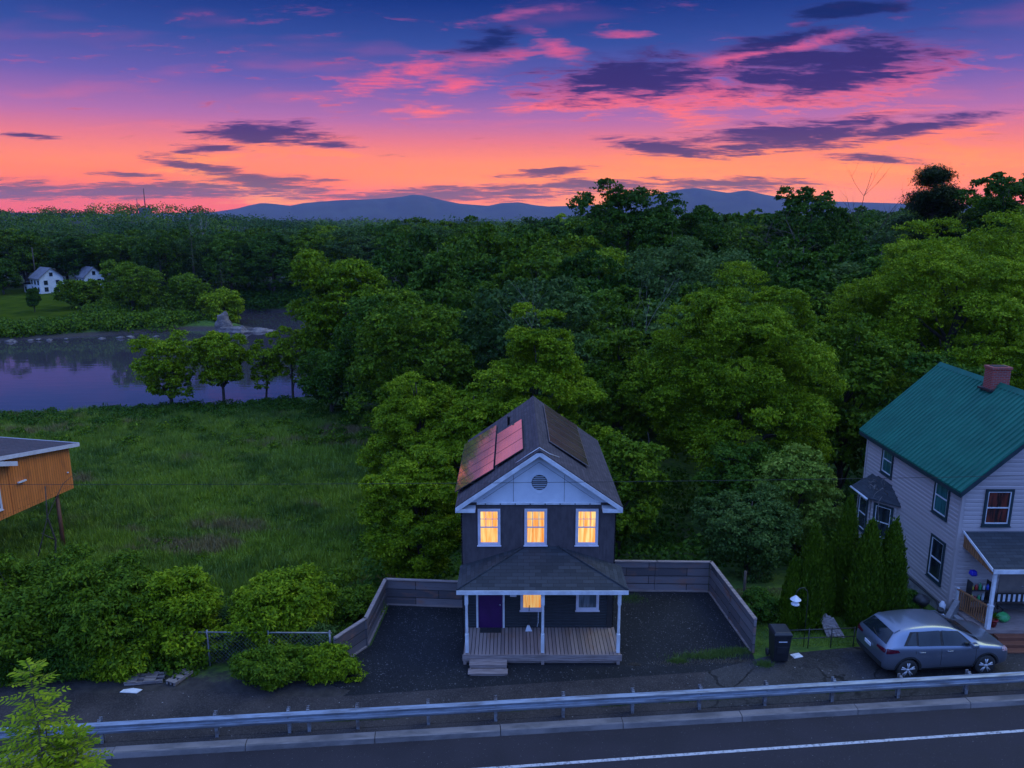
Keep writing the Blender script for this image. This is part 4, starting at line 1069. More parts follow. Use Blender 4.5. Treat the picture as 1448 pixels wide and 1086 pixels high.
# pallets and litter by the shrubs
def pallet(c, yaw, label, n=4, w=1.1, d=.9, tilt=0):
    t = thing('pallet', label, 'pallet', c)
    b = MB(); U = Vector((math.cos(yaw), math.sin(yaw), 0)); N = Vector((-U.y, U.x, 0)); O = Vector(c)
    for i in range(n): b.obox(O, U, N, -w/2+i*(w/n), -w/2+i*(w/n)+w/n*.62, -d/2, d/2, .10, .125)
    b.build('slats', M['grey_wood'], t)
    b = MB()
    for k in (-1,0,1): b.obox(O, U, N, -w/2, w/2, k*(d/2-.05)-.035, k*(d/2-.05)+.035, .0, .098)
    b.build('bearers', M['grey_wood'], t)
pallet((-12.75,23.75,.03), .15, 'open wooden pallet lying on the shoulder, the left of two', 2, 1.25, .55)
pallet((-11.6,23.85,.03), 1.2, 'narrow wooden pallet lying on the shoulder, the right of two', 3, .85, .42)
b = MB(); b.prism([(-13.3,23.05,.02),(-12.7,23.0,.02),(-12.6,23.2,.02),(-12.95,23.28,.02),(-13.25,23.2,.02)], (0,0,.02)); tag(b.build('paper_scrap', M['white_plastic'], origin=(-13,23.1,.02)), 'crumpled pale paper scrap by the left pallet', 'litter')
b = MB(); b.box(-.19,.19,-.13,.13,0,.03); b.box(-.14,.14,-.09,.09,.03,.045)
o = b.build('lid', M['white_plastic'], origin=(10.45,25.25,.02), local=True, bevel=.02); tag(o, 'pale plastic lid lying beside the wheeled bin', 'lid'); o.rotation_euler.z = .3

# wheeled bin
wbn = thing('wheeled_bin', 'black wheeled rubbish bin at the end of the board fence', 'bin', (9.7,25.05,.02))
b = MB(); 
def frus(b, c, w0, d0, w1, d1, z0, z1, m=0):
    V = [(c[0]+sx*w/2, c[1]+sy*d/2, z) for (w,d,z) in ((w0,d0,z0),(w1,d1,z1)) for sy in (-1,1) for sx in (-1,1)]
    b.mesh(V, [(0,2,3,1),(4,5,7,6),(0,1,5,4),(2,6,7,3),(0,4,6,2),(1,3,7,5)], m)
frus(b, (9.7,25.05), .50,.52, .62,.68, .08, 1.12); frus(b, (9.7,25.05), .66,.72,.66,.72,1.10,1.17); b.box(9.5,9.9,24.70,24.72,.45,.72)
b.build('body', M['bin_plastic'], wbn, bevel=.03)
b = MB(); frus(b, (9.7,25.05), .68,.76,.56,.6, 1.175, 1.27); b.box(9.42,9.98,25.41,25.45,1.16,1.22); b.build('lid', M['bin_plastic'], wbn, bevel=.03)
b = MB(); b.tube([(9.42,25.5,1.1),(9.98,25.5,1.1)], .02, 8); b.build('handle', M['bin_plastic'], wbn)
for sx in (-.3,.3):
    b = MB(); b.lathe((9.7+sx,25.36,.13), [(.03,-.035),(.13,-.035),(.13,.035),(.03,.035)], 16, axis='x'); b.build('wheel', M['black_rubber'], wbn)
b = MB(); b.box(9.55,9.85,24.695,24.699,.9,.93); b.build('sticker', M['white_plastic'], wbn)

# bird feeder on a shepherd's crook
bf = thing('bird_feeder', 'white lantern bird feeder hanging from a shepherd hook before the evergreens', 'bird feeder', (10.75,25.9,0))
b = MB(); b.tube([(10.95,25.9,0),(10.95,25.9,2.0),(10.92,25.9,2.25),(10.78,25.9,2.42),(10.6,25.9,2.38),(10.5,25.9,2.2),(10.5,25.9,2.1)], .016, 6); b.build('hook_pole', M['black_metal'], bf)
b = MB(); b.lathe((10.5,25.9,1.74), [(.15,0),(.15,.03),(.11,.04),(.11,.2),(.20,.2),(.03,.36),(.02,.37)], 12, smooth=False); b.build('feeder', M['white_plastic'], bf)
# tube rail fence behind
tf = thing('rail_fence', 'low dark metal rail fence in front of the evergreens', 'fence', (11.5,25.7,0))
for i in range(4):
    x = 10.2+i*.87; b = MB(); b.tube([(x,25.75+.05*i,-.1),(x,25.75+.05*i,.82)], .022, 6); b.build('post', M['black_metal'], tf)
b = MB()
for z_ in (.42,.76): b.tube([(10.2,25.75,z_),(12.85,25.9,z_+.02)], .02, 6)
b.build('rail', M['black_metal'], tf)
# weathered boards stacked against the thujas
b = MB(); rr = random.Random(2)
for i in range(5):
    a = i*.14; b.prism([(12.1+a,26.6-.02*i,.0),(12.22+a,26.6-.02*i,.0),(11.95+a,27.1,.85-.08*i),(11.83+a,27.1,.85-.08*i)], (0,-.03,.02))
tag(b.build('board_stack', M['grey_wood'], origin=(12.2,26.8,0)), 'weathered grey boards leaning by the right evergreens', 'boards')
b = MB(); b.obox((12.1,29.8,0), Vector((.8,-.6,0)), Vector((.6,.8,0)), 0, 1.5, 0, .06, .95, 1.03); b.obox((12.1,29.8,0), Vector((.8,-.6,0)), Vector((.6,.8,0)), .1, .16, .0, .06, -.6, .95); b.obox((12.1,29.8,0), Vector((.8,-.6,0)), Vector((.6,.8,0)), 1.3, 1.36, .0, .06, -.6, .95)
tag(b.build('handrail', M['white_paint'], origin=(12.6,29.5,0)), 'short white handrail between the two clumps of evergreens', 'handrail')
b = MB(); b.tube([(8.75,27.6,0) if False else (9.7,29.3,-.5),(9.7,29.3,1.4)], .06, 7); tag(b.build('wooden_post', M['bark'], origin=(9.7,29.3,-.5)), 'short dark post behind the corner of the right board fence', 'post')

# things by the foundation and on the right porch
tk = thing('gas_bottle', 'white gas bottle behind the silver car', 'gas bottle', (16.55,26.95,0))
b = MB(); b.lathe((16.55,26.95,0), [(.16,.0),(.2,.06),(.215,.2),(.215,.62),(.2,.72),(.10,.82),(.05,.84)], 18); b.build('tank', M['white_plastic'], tk)
b = MB(); b.lathe((16.55,26.95,.84), [(.13,0),(.13,.16),(.11,.16),(.11,.02)], 14); b.build('collar', M['black_metal'], tk)
kt = thing('kettle_barbecue', 'black kettle barbecue against the foundation wall', 'barbecue', (16.5,28.2,0))
b = MB(); b.lathe((16.5,28.2,.62), [(.05,-.2),(.22,-.12),(.30,.02),(.31,.1),(.24,.22),(.1,.3),(.03,.33)], 18); b.build('bowl', M['black_metal'], kt)
for k in range(3):
    a = k*2.1+.4; b = MB(); b.tube([(16.5+.1*math.cos(a),28.2+.1*math.sin(a),.5),(16.5+.3*math.cos(a),28.2+.3*math.sin(a),-.1)], .014, 6); b.build('leg', M['chrome'], kt)
for i, (x, y, l_) in enumerate(((16.2,29.6,'dark plastic tub by the foundation, nearer the bay'),(17.1,27.75,'pale lidded jug standing at the porch corner'))):
    b = MB(); z_ = hz(x,y) if i == 0 else .45
    b.lathe((x,y,z_), [(.14,0),(.18,.3),(.19,.32),(.15,.34)] if i == 0 else [(.11,0),(.12,.3),(.07,.36),(.06,.42)], 14); tag(b.build('tub' if i == 0 else 'jug', M['bin_plastic'] if i == 0 else M['white_plastic'], origin=(x,y,z_)), l_, 'tub' if i == 0 else 'jug')
def blobmesh(name, c, r, sc, seed, m, label, cat):
    bm = bmesh.new(); bmesh.ops.create_icosphere(bm, subdivisions=3, radius=1); rr = random.Random(seed); ph = [rr.uniform(0,6) for _ in range(6)]
    for v in bm.verts:
        p = v.co; k = 1+.10*math.sin(p.x*5+ph[0])+.1*math.sin(p.y*6+ph[1])+.08*math.sin(p.z*7+ph[2]); v.co = Vector((p.x*sc[0], p.y*sc[1], max(p.z,-.8)*sc[2]))*r*k
    for f in bm.faces: f.smooth = True
    me = bpy.data.meshes.new(name); bm.to_mesh(me); bm.free(); me.materials.append(m); return tag(link(name, me, None, c), label, cat)
blobmesh('bag', (19.0,26.95,.62), .22, (1.3,.8,.85), 4, pm('green_bag', (.06,.42,.12), (.03,.22,.07), 6, .35), 'crumpled bright green bag on the right porch floor', 'bag')
blobmesh('bag', (18.7,27.3,.66), .26, (1,.9,.9), 5, M['black_rubber'], 'dark bin bag slumped on the right porch floor', 'bag')
blobmesh('ball', (17.98,27.5,2.2), .13, (1,1,1), 6, pm('blue_plastic', (.02,.02,.45), (.015,.015,.3), 3, .3, bmp=0), 'blue ball hung under the porch eave', 'ball')
pt = thing('flower_pot', 'red flower pot with a leafy plant at the foot of the white post', 'plant pot', (18.42,26.62,.44))
b = MB(); b.lathe((18.42,26.62,.44), [(.11,0),(.16,.26),(.18,.26),(.18,.31),(.15,.31),(.14,.27)], 16); b.build('pot', pm('red_clay', (.35,.03,.03), (.25,.02,.02), 3, .5), pt)
b = MB(); rr = random.Random(8)
for i in range(70):
    a = rr.uniform(0,6.28); e = rr.uniform(.2,1.3); l_ = rr.uniform(.15,.34); p = Vector((18.42,26.62,.74)); d_ = Vector((math.cos(a)*math.cos(e), math.sin(a)*math.cos(e), math.sin(e)))
    s_ = d_.cross(Zv).normalized()*.025; q = p+d_*l_; b.face([p+d_*l_*.3-s_*.3, p+d_*l_*.7-s_, q, p+d_*l_*.7+s_])
b.build('leaves', L['green'], pt)
sf = thing('porch_shelf', 'dark shelf crowded with bottles on the right porch', 'shelf', (18.3,27.6,.44))
b = MB()
for z_ in (.5,.95,1.4): b.box(18.05,18.85,27.55,27.9,z_,z_+.03)
for x_ in (18.05,18.82): b.box(x_,x_+.03,27.56,27.89,.44,1.75)
b.build('frame', M['black_metal'], sf)
cols = [('yellow_plastic',(.6,.5,.03)),('green_plastic',(.03,.3,.1)),('blue_bottle',(.03,.08,.5)),('red_plastic',(.4,.03,.03)),('clear_plastic',(.4,.45,.5))]
cm = [pm(n_, c_, None, 3, .35, bmp=0) for n_, c_ in cols]
for i in range(9):
    x_ = 18.13+(i % 5)*.15; z_ = 1.431 if i < 5 else .981
    b = MB(); h_ = .18+.05*((i*7) % 3); b.lathe((x_,27.65,z_), [(.045,0),(.05,.02),(.05,h_*.7),(.02,h_*.85),(.022,h_)], 10)
    tag(b.build('bottle', cm[(i*3) % 5], origin=(x_,27.65,z_)), ('%s bottle on the %s board of the porch shelf' % (['yellow','green','blue','red','clear'][(i*3) % 5], 'top' if i < 5 else 'middle')), 'bottle', 'bottles on the porch shelf')
bn = thing('bench', 'dark bench with white-patterned slats at the back of the right porch', 'bench', (19.6,27.4,.44))
b = MB(); b.box(19.1,20.6,27.2,27.6,.82,.86); b.build('seat', M['black_metal'], bn)
b = MB(); b.box(19.1,20.6,27.60,27.63,.9,1.3); b.build('backrest', M['black_metal'], bn)
b = MB()
for i in range(7): b.box(19.15+i*.2,19.24+i*.2,27.585,27.598,.95,1.25)
b.build('slats', M['white_plastic'], bn)
for x_ in (19.15,20.5):
    for y_ in (27.22,27.55): b = MB(); b.box(x_,x_+.05,y_,y_+.05,.44,.82); b.build('leg', M['black_metal'], bn)

# ------------------------------------------------------------------ silver hatchback SUV
car = thing('parked_car', 'silver-grey hatchback SUV parked beside the guard rail', 'car', (0,0,0))
ST = [ # x, half width, z bottom, belt z, top z, roof half width (upper)
 (-2.18,.62,.50,.86,.92,.52),(-2.15,.80,.40,.95,1.03,.64),(-2.08,.87,.30,1.04,1.13,.70),(-1.98,.895,.26,1.09,1.24,.71),(-1.74,.905,.24,1.11,1.52,.65),(-1.50,.915,.24,1.10,1.63,.62),
 (-1.0,.92,.22,1.08,1.68,.61),(-.4,.92,.22,1.06,1.69,.61),(.10,.92,.22,1.04,1.65,.61),(.5,.92,.22,1.03,1.52,.63),(.88,.92,.22,1.02,1.30,.68),(1.2,.915,.22,1.01,1.10,.76),
 (1.6,.905,.23,.96,1.05,.74),(1.95,.88,.26,.90,.97,.70),(2.13,.82,.30,.80,.87,.62),(2.21,.68,.38,.68,.73,.5)]
def ring(s_, e=0.0):
    x, hw, zb_, bz, tz, rw = s_
    cab = max(0.0, tz-bz-.05)
    pts = [(0, zb_), (hw*.85, zb_), (hw*.975, zb_+.10), (hw+e, (zb_+bz)*.5), (hw*.99+e, bz-.10), (hw*.955+e, bz)]
    if cab > .15:
        r1 = (hw*.93+e*.8, bz+.035); r2 = (rw+.035+e*.6, tz-.10); r3 = (rw-.03, tz-.035+e)
        pts += [r1, r2, r3, (rw*.5, tz-.004), (0, tz)]
    else:
        pts += [(hw*.90, bz+(tz-bz)*.45), (hw*.80, bz+(tz-bz)*.7), (hw*.66, bz+(tz-bz)*.87), (hw*.35, tz-.004), (0, tz)]
    return [(x, y, z) for y, z in pts]
R_ = [ring(s_) for s_ in ST]; npt = len(R_[0])
b = MB(); V = []
for r_ in R_: V += r_ + [(x,-y,z) for x,y,z in r_[1:-1][::-1]]
m_ = 2*npt-2
F = [(i*m_+k, i*m_+(k+1) % m_, (i+1)*m_+(k+1) % m_, (i+1)*m_+k) for i in range(len(ST)-1) for k in range(m_)]
F += [tuple(range(m_))[::-1], tuple(range((len(ST)-1)*m_, len(ST)*m_))]
F = [f[::-1] for f in F]
b.mesh(V, F, 0, True)
body = b.build('body', [M['car_paint'], M['black_rubber']], car, local=True)
bpy.context.view_layer.update()
bm = bmesh.new(); bm.from_mesh(body.data); bmesh.ops.recalc_face_normals(bm, faces=bm.faces); bm.to_mesh(body.data); bm.free()
ss_ = body.modifiers.new('s', 'SUBSURF'); ss_.levels = 2; ss_.render_levels = 2
WX = (-1.33, 1.33); cutters = []
for wx in WX:
    b = MB(); b.lathe((wx,0,.36), [(.40,-1.2),(.40,1.2)], 36, 0, axis='y', smooth=True); c_ = b.build('cutter', M['black_rubber']); cutters.append(c_)
    md_ = body.modifiers.new('w', 'BOOLEAN'); md_.object = c_; md_.operation = 'DIFFERENCE'; md_.solver = 'EXACT'
    # keep a solid middle so the car stays closed
dg = bpy.context.evaluated_depsgraph_get(); dg.update()
me2 = bpy.data.meshes.new_from_object(body.evaluated_get(dg)); body.modifiers.clear(); body.data = me2
for c_ in cutters: bpy.data.objects.remove(c_)
# underside and arches are black
while len(me2.materials) < 2: me2.materials.append(M['black_rubber'])
for p in me2.polygons:
    c = p.center
    near = min(math.hypot(c.x-wx, c.z-.36) for wx in WX)
    if near < .405 or c.z < .27: p.material_index = 1
    p.use_smooth = True
def surf(i, j, e=.006, t=0.0):
    """point on the body at fractional station i, ring position j"""
    i0 = min(int(i), len(R_)-2); fi = i-i0; j0 = min(int(j), npt-2); fj = j-j0
    P = [[Vector(R_[a][c]) for c in (j0, j0+1)] for a in (i0, i0+1)]
    return (P[0][0]*(1-fj)+P[0][1]*fj)*(1-fi)+(P[1][0]*(1-fj)+P[1][1]*fj)*fi
def tree_hit(pts_):
    return pts_
from mathutils.bvhtree import BVHTree
bv_ = BVHTree.FromPolygons([v.co.copy() for v in me2.vertices], [tuple(p.vertices) for p in me2.polygons])
def patch(name, grid, e, m, parent, side=None):
    """grid of guide points pressed onto the body and lifted by e"""
    b = MB(); rows = len(grid); cols_ = len(grid[0]); V = []
    for row in grid:
        for p in row:
            loc, n_, _, _ = bv_.find_nearest(Vector(p)); 
            if side: n_ = Vector(side) if n_.dot(Vector(side)) < 0 else n_
            V.append(loc+n_*e)
    F = [(i*cols_+k, i*cols_+k+1, (i+1)*cols_+k+1, (i+1)*cols_+k) for i in range(rows-1) for k in range(cols_-1)]
    b.mesh(V, F, 0, True); return b.build(name, m, parent, local=True)
def quadgrid(a, b_, c, d, nu=10, nv=6):
    a, b_, c, d = map(Vector, (a, b_, c, d))
    return [[(a.lerp(b_, i/nu)).lerp(d.lerp(c, i/nu), j/nv) for i in range(nu+1)] for j in range(nv+1)]
for sg in (-1, 1):
    y1, y2 = sg*.90, sg*.70
    for nm, q in (('side_window', [(-1.02,y1,1.15),(-.26,y1,1.13),(-.26,y2,1.56),(-.98,y2,1.55)]), ('side_window', [(-.17,y1,1.125),(.80,y1,1.10),(.40,y2,1.47),(-.17,y2,1.56)]), ('quarter_window', [(-1.42,y1,1.21),(-1.09,y1,1.17),(-1.05,y2,1.54),(-1.18,y2,1.50)])):
        patch(nm, quadgrid(*q), .012, M['car_glass'], car)
    patch('window_surround', quadgrid((-1.52,y1,1.19),(.92,y1,1.07),(.42,y2,1.52),(-1.24,y2,1.56),24,8), .006, M['black_rubber'], car)
    # seams
    for xs_ in (-.25, .93, -1.12):
        g = [[Vector((xs_-.007, sg*.93, z)) for z in (.32,.5,.7,.9,1.0)], [Vector((xs_+.007, sg*.93, z)) for z in (.32,.5,.7,.9,1.0)]]
        if xs_ == -1.12: g = [[p for p in r_ if p.z > .75] for r_ in g]
        patch('door_seam', g, .004, M['black_rubber'], car)
    for hx in (-.92, .02):
        b = MB(); b.tube([(hx-.11,sg*.925,.95),(hx-.08,sg*.945,.955),(hx+.08,sg*.945,.955),(hx+.11,sg*.925,.95)], .014, 6); b.build('door_handle', M['car_paint'], car, local=True)
    b = MB(); b.obox((.74,sg*.93,1.07), (1,0,0), (0,1,0), -.11,.11, (0 if sg>0 else -.2), (.2 if sg>0 else 0), .02,.17); b.build('wing_mirror', M['car_paint'], car, local=True, bevel=.04)
    patch('tail_light', quadgrid((-2.10,sg*.86,.92),(-1.66,sg*.94,.97),(-1.72,sg*.94,1.06),(-2.06,sg*.8,1.08),8,4), .012, M['tail_red'], car)
    patch('tail_light', quadgrid((-2.18,sg*.42,.97),(-2.10,sg*.80,.94),(-2.06,sg*.80,1.05),(-2.14,sg*.42,1.03),8,4), .012, M['tail_red'], car)
    patch('headlight', quadgrid((1.85,sg*.88,.82),(2.14,sg*.66,.74),(2.10,sg*.62,.83),(1.85,sg*.82,.92),8,4), .012, M['lamp_clear'], car)
    g = [[Vector((x_, sg*.93, z_)) for x_ in np.linspace(-.86,.86,14)] for z_ in (.24,.30,.36)]
    patch('sill_cladding', g, .010, M['black_rubber'], car)
    for wx in WX:
        g = []
        for rr__ in (.40,.455):
            g.append([Vector((wx+rr__*math.cos(a), sg*.93, .36+rr__*math.sin(a))) for a in np.linspace(.0,math.pi,20)])
        patch('arch_trim', g, .010, M['black_rubber'], car)
patch('windscreen', quadgrid((1.14,-.70,1.12),(1.14,.70,1.12),(.36,.55,1.58),(.36,-.55,1.58)), .010, M['car_glass'], car)
patch('rear_window', quadgrid((-2.03,-.68,1.17),(-2.03,.68,1.17),(-1.74,.55,1.50),(-1.74,-.55,1.50)), .012, M['car_glass'], car)
patch('spoiler', quadgrid((-1.76,-.60,1.53),(-1.76,.60,1.53),(-1.52,.58,1.62),(-1.52,-.58,1.62)), .025, M['car_paint'], car)
patch('rear_bumper', quadgrid((-2.18,-.74,.34),(-2.18,.74,.34),(-2.18,.76,.58),(-2.18,-.76,.58),12,4), .014, M['black_rubber'], car)
patch('grille', quadgrid((2.24,-.5,.42),(2.24,.5,.42),(2.22,.5,.62),(2.22,-.5,.62)), .012, M['black_rubber'], car)
b = MB(); b.box(-2.225,-2.20,-.17,.17,.80,.91); b.build('number_plate', M['white_plastic'], car, local=True)
b = MB(); b.tube([(-2.06,-.25,1.2),(-1.98,.15,1.28)], .012, 5); b.build('wiper', M['black_rubber'], car, local=True)
for wx in WX:
    for sg in (-1, 1):
        b = MB(); yc = sg*.80
        b.lathe((wx,yc,.345), [(.22,-.10),(.30,-.115),(.335,-.09),(.345,-.04),(.345,.04),(.335,.09),(.30,.115),(.22,.10)], 32, axis='y')
        wl = b.build('wheel', M['black_rubber'], car, local=True)
        b = MB(); yo = sg*.905
        b.lathe((wx,yo-sg*.03,.345), [(.25,-.02),(.25,.02),(.22,.02),(.22,-.02)], 28, axis='y'); b.lathe((wx,yo,.345), [(.055,-.02),(.055,.012)], 12, axis='y')
        for k in range(5):
            a = k*2*math.pi/5+.3; ca, sa = math.cos(a), math.sin(a)
            for o_ in (-.16,.16):
                c2, s2 = math.cos(a+o_), math.sin(a+o_)
                b.tube([(wx+.03*ca,yo,.345+.03*sa),(wx+.235*c2,yo-sg*.005,.345+.235*s2)], .022, 5)
        b.build('rim', M['alloy'], wl, local=True)
car.scale = (1.085,1.085,1.085); car.location = (15.10, 24.90, .02); car.rotation_euler.z = math.radians(5.5)
# ------------------------------------------------------------------ vegetation
def unit(v): return v/np.maximum(np.linalg.norm(v, axis=-1, keepdims=True), 1e-9)
def leaves_at(rng, P, out, size, up=.45, jit=.65, aspect=.55):
    """one pointed four-sided leaf at each point"""
    n = len(P)
    N = unit(out*.45+np.array([0,0,up])+rng.normal(0, jit, (n,3)))
    A = unit(np.cross(N, rng.normal(0,1,(n,3)))); B = np.cross(N, A)
    s = (size*rng.uniform(.65,1.3,n))[:,None]
    droop = np.array([0,0,-.18])*s
    V = np.stack([P-A*s*.5, P+B*s*.5*aspect+N*s*.06, P+A*s*.5+droop, P-B*s*.5*aspect+N*s*.06], 1).reshape(-1,3)
    return V
def quads(n): return np.arange(4*n).reshape(n,4)
def crown_points(rng, R, H, lobes, clumps, leaves, style='round', zc=None, lobe_r=.30, squash=.8, irr=.18, sig=.16):
    """leaf positions: lobes on an uneven envelope, clumps on each lobe, leaves in each clump"""
    zc = H*.5 if zc is None else zc
    i = np.arange(lobes)+.5
    ph = np.arccos(1-2*i/lobes*.93); th = math.pi*(1+5**.5)*i+rng.uniform(0,6)
    D = np.stack([np.cos(th)*np.sin(ph), np.sin(th)*np.sin(ph), np.cos(ph)], 1)
    D = unit(D+rng.normal(0,.12,D.shape))
    rad = rng.uniform(.58,.86,lobes)*(1+irr*np.sin(D[:,0]*3.1+rng.uniform(0,6))*np.cos(D[:,1]*2.7+D[:,2]*2+rng.uniform(0,6)))
    rad[:3] *= .80; inner = rng.random(lobes) < .15; rad[inner] *= .55
    if style == 'tall': wz = np.clip(1.05-.45*np.clip(D[:,2],0,1), .4, 1.1)
    elif style == 'spread': wz = 1+.25*np.clip(D[:,2],0,1)
    elif style == 'vase': wz = np.where(D[:,2] > 0, 1.05, .75)
    else: wz = np.ones(lobes)
    C = np.stack([D[:,0]*rad*R*wz, D[:,1]*rad*R*wz, zc+D[:,2]*rad*H*.5], 1)
    lr = R*lobe_r*rng.uniform(.7,1.3,lobes)
    # clumps
    Dc = unit(rng.normal(0,1,(lobes,clumps,3))+D[:,None,:]*.7+np.array([0,0,.35]))
    Cc = C[:,None,:]+Dc*(lr[:,None]*rng.uniform(.72,1.1,(lobes,clumps)))[:,:,None]*np.array([1,1,squash])
    sg = (lr[:,None]*sig*rng.uniform(.7,1.3,(lobes,clumps)))[:,:,None,None]
    P = Cc[:,:,None,:]+rng.normal(0,1,(lobes,clumps,leaves,3))*sg*np.array([1,1,.42])
    O = np.broadcast_to(Dc[:,:,None,:], P.shape)
    return P.reshape(-1,3), O.reshape(-1,3), C
def limb_mesh(rng, H_low, C, r0, base_r=None, n_limb=14, m=None, crown_top=None, lean=(0,0)):
    b = MB(); top = crown_top
    base_r = base_r or r0
    pts = [Vector((0,0,-.6))]; rad = [base_r*1.25]; n = 8
    for k in range(1, n+1):
        t = k/n; pts.append(Vector((lean[0]*t+rng.normal(0,.03*top*.3), lean[1]*t+rng.normal(0,.03*top*.3), top*.86*t))); rad.append(base_r*(1-t)**.8+.02)
    b.tube(pts, rad, 8)
    idx = rng.choice(len(C), min(n_limb, len(C)), replace=False)
    for j in idx:
        c = Vector(C[j]); zz = max(H_low*.7, min(c.z-.15*top, top*.72)); k = min(n-1, max(1, int(zz/(top*.86)*n)))
        s_ = pts[k]; mid = s_.lerp(c, .5)+Vector((0,0,.06*top)); r_ = rad[k]*.55
        q = s_.lerp(mid, .5)+Vector((0,0,-.01*top))
        b.tube([s_, q, mid, mid.lerp(c,.6)+Vector((rng.normal(0,.1),rng.normal(0,.1),.0)), c], [r_, r_*.8, r_*.55, r_*.32, r_*.12], 5)
    return b
def tree(name, label, cat, x, y, R, top, low, leaf, seed, lobes=40, clumps=26, leaves=16, size=.3, style='round', trunk_r=None, group=None, z=None, yaw=0, **kw):
    """top and low: height of the crown's top and foot above the ground"""
    rng = np.random.default_rng(seed)
    g_ = hz(x, y) if z is None else z
    t = thing(name, label, cat, (x, y, g_), group); t.rotation_euler.z = yaw
    P, O, C = crown_points(rng, R, top-low, lobes, clumps, leaves, style, zc=(top+low)/2, **kw)
    me = np_mesh('crown', leaves_at(rng, P, O, size), quads(len(P)), L[leaf])
    link('crown', me, t)
    b = limb_mesh(rng, low, C, .2, trunk_r or R*.055, 16, crown_top=top)
    b.build('trunk', M['bark'], t, local=True)
    return t
def conifer_arrays(rng, R, H, low, tiers, per, n_leaf, size, droop=.15, power=.8, gap=0.0):
    Ps = []; Os = []
    for k in range(tiers):
        t = k/(tiers-1); z = low+(H-low)*t; r = R*(1-t)**power*rng.uniform(.8,1.15)+.04*R
        m_ = max(4, int(per*(1-t*.6))); a0 = rng.uniform(0,6.28)
        for j in range(m_):
            a = a0+2*math.pi*j/m_+rng.normal(0,.2); rr = r*rng.uniform(.7,1.12); n = max(3, int(n_leaf*rr/R))
            s = rng.random(n)**.6; d = np.array([math.cos(a), math.sin(a), 0])
            p = d*(s*rr)[:,None]; p[:,2] += z-droop*s*rr+rng.normal(0,.03*R,n)
            p[:,:2] += rng.normal(0, .10*rr+.02, (n,2)); Ps.append(p); Os.append(np.tile(d,(n,1)))
    return np.concatenate(Ps), np.concatenate(Os)
def conifer(name, label, cat, x, y, R, H, low, leaf, seed, tiers=18, per=9, n_leaf=60, size=.28, group=None, droop=.2, power=.8, z=None):
    rng = np.random.default_rng(seed); g_ = hz(x,y) if z is None else z
    t = thing(name, label, cat, (x,y,g_), group)
    P, O = conifer_arrays(rng, R, H, low, tiers, per, n_leaf, size, droop, power)
    link('crown', np_mesh('crown', leaves_at(rng, P, O, size, up=.8, jit=.4, aspect=.3), quads(len(P)), L[leaf]), t)
    b = MB(); b.tube([(0,0,-.5),(0,0,H*.5),(0,0,H*.97)], [R*.08, R*.05, .02], 7)
    b.build('trunk', M['bark'], t, local=True); return t
def thuja(label, x, y, R, H, seed):
    rng = np.random.default_rng(seed); g_ = hz(x,y)
    t = thing('thuja', label, 'evergreen', (x,y,g_), 'columnar evergreens beside the bin')
    n = 26000
    # sprays standing upright in flat fans, over a pointed column
    nc = 800; tz = rng.random(nc)**.8; a = rng.uniform(0,6.283,nc)
    prof_ = np.interp(tz, [0,.08,.3,.6,.85,1], [.55,.85,1,.78,.40,.05])*(1+.10*np.sin(a*3+seed)+.07*np.sin(a*7+tz*9))
    c = np.stack([np.cos(a)*prof_*R*.85, np.sin(a)*prof_*R*.85, .05+tz*H], 1)
    k = rng.integers(0, nc, n); s = R*.17
    P = c[k]+rng.normal(0,1,(n,3))*np.array([s*.55,s*.55,s*1.5]); O = unit(np.stack([np.cos(a[k]), np.sin(a[k]), np.full(n,.3)],1))
    A = unit(np.stack([O[:,0]*.35+rng.normal(0,.25,n), O[:,1]*.35+rng.normal(0,.25,n), np.ones(n)],1)); B = unit(np.cross(A, O+rng.normal(0,.5,(n,3))))
    sz = (.12*rng.uniform(.6,1.4,n))[:,None]
    V = np.stack([P-A*sz*.5, P+B*sz*.22, P+A*sz*.6, P-B*sz*.22],1).reshape(-1,3)
    link('crown', np_mesh('crown', V, quads(n), L['thuja']), t)
    b = MB(); b.tube([(0,0,-.3),(0,0,H*.8)], [.09,.02], 6); b.build('trunk', M['bark'], t, local=True)
for a in (('slim dark evergreen at the left of the left clump, beside the bin',10.85,27.1,.42,2.75,1),('tallest pointed evergreen of the left clump, behind the bird feeder',11.55,27.2,.60,4.0,2),('slim evergreen at the right of the left clump, half hidden',12.25,27.6,.40,3.1,3),
          ('tallest evergreen of the right clump, at its back left',13.35,28.4,.60,4.7,4),('broad pointed evergreen in the middle of the right clump',13.75,27.3,.68,4.1,5),('evergreen at the right of the right clump, just behind the car',14.7,27.4,.70,4.0,6)):
    thuja(*a)

# --- the trees one picks out in the picture
tree('maple_tree', 'bright yellow-green leafy tree left of the dark house, just outside its fence', 'tree', -4.6, 35.3, 2.5, 8.4, .3, 'yellow', 11, 80, 40, 30, .15, 'round', lobe_r=.22, squash=.65)
tree('maple_tree', 'taller yellow-green tree standing behind the tree left of the dark house', 'tree', -5.9, 46, 3.5, 11.6, .6, 'yellow', 9, 90, 38, 26, .16, 'tall', lobe_r=.21, squash=.65)
tree('maple_tree', 'yellow-green tree behind the left roof edge of the dark house', 'tree', -2.2, 43.5, 2.6, 11.2, .6, 'yellow', 10, 70, 34, 20, .2, 'tall', lobe_r=.22, squash=.65)
tree('maple_tree', 'bright yellow-green tree with uneven top rising right behind the dark house roof', 'tree', 1.4, 44.5, 3.7, 15.1, 3.0, 'yellow', 12, 100, 40, 28, .16, 'tall', lobe_r=.19, irr=.35, squash=.65)
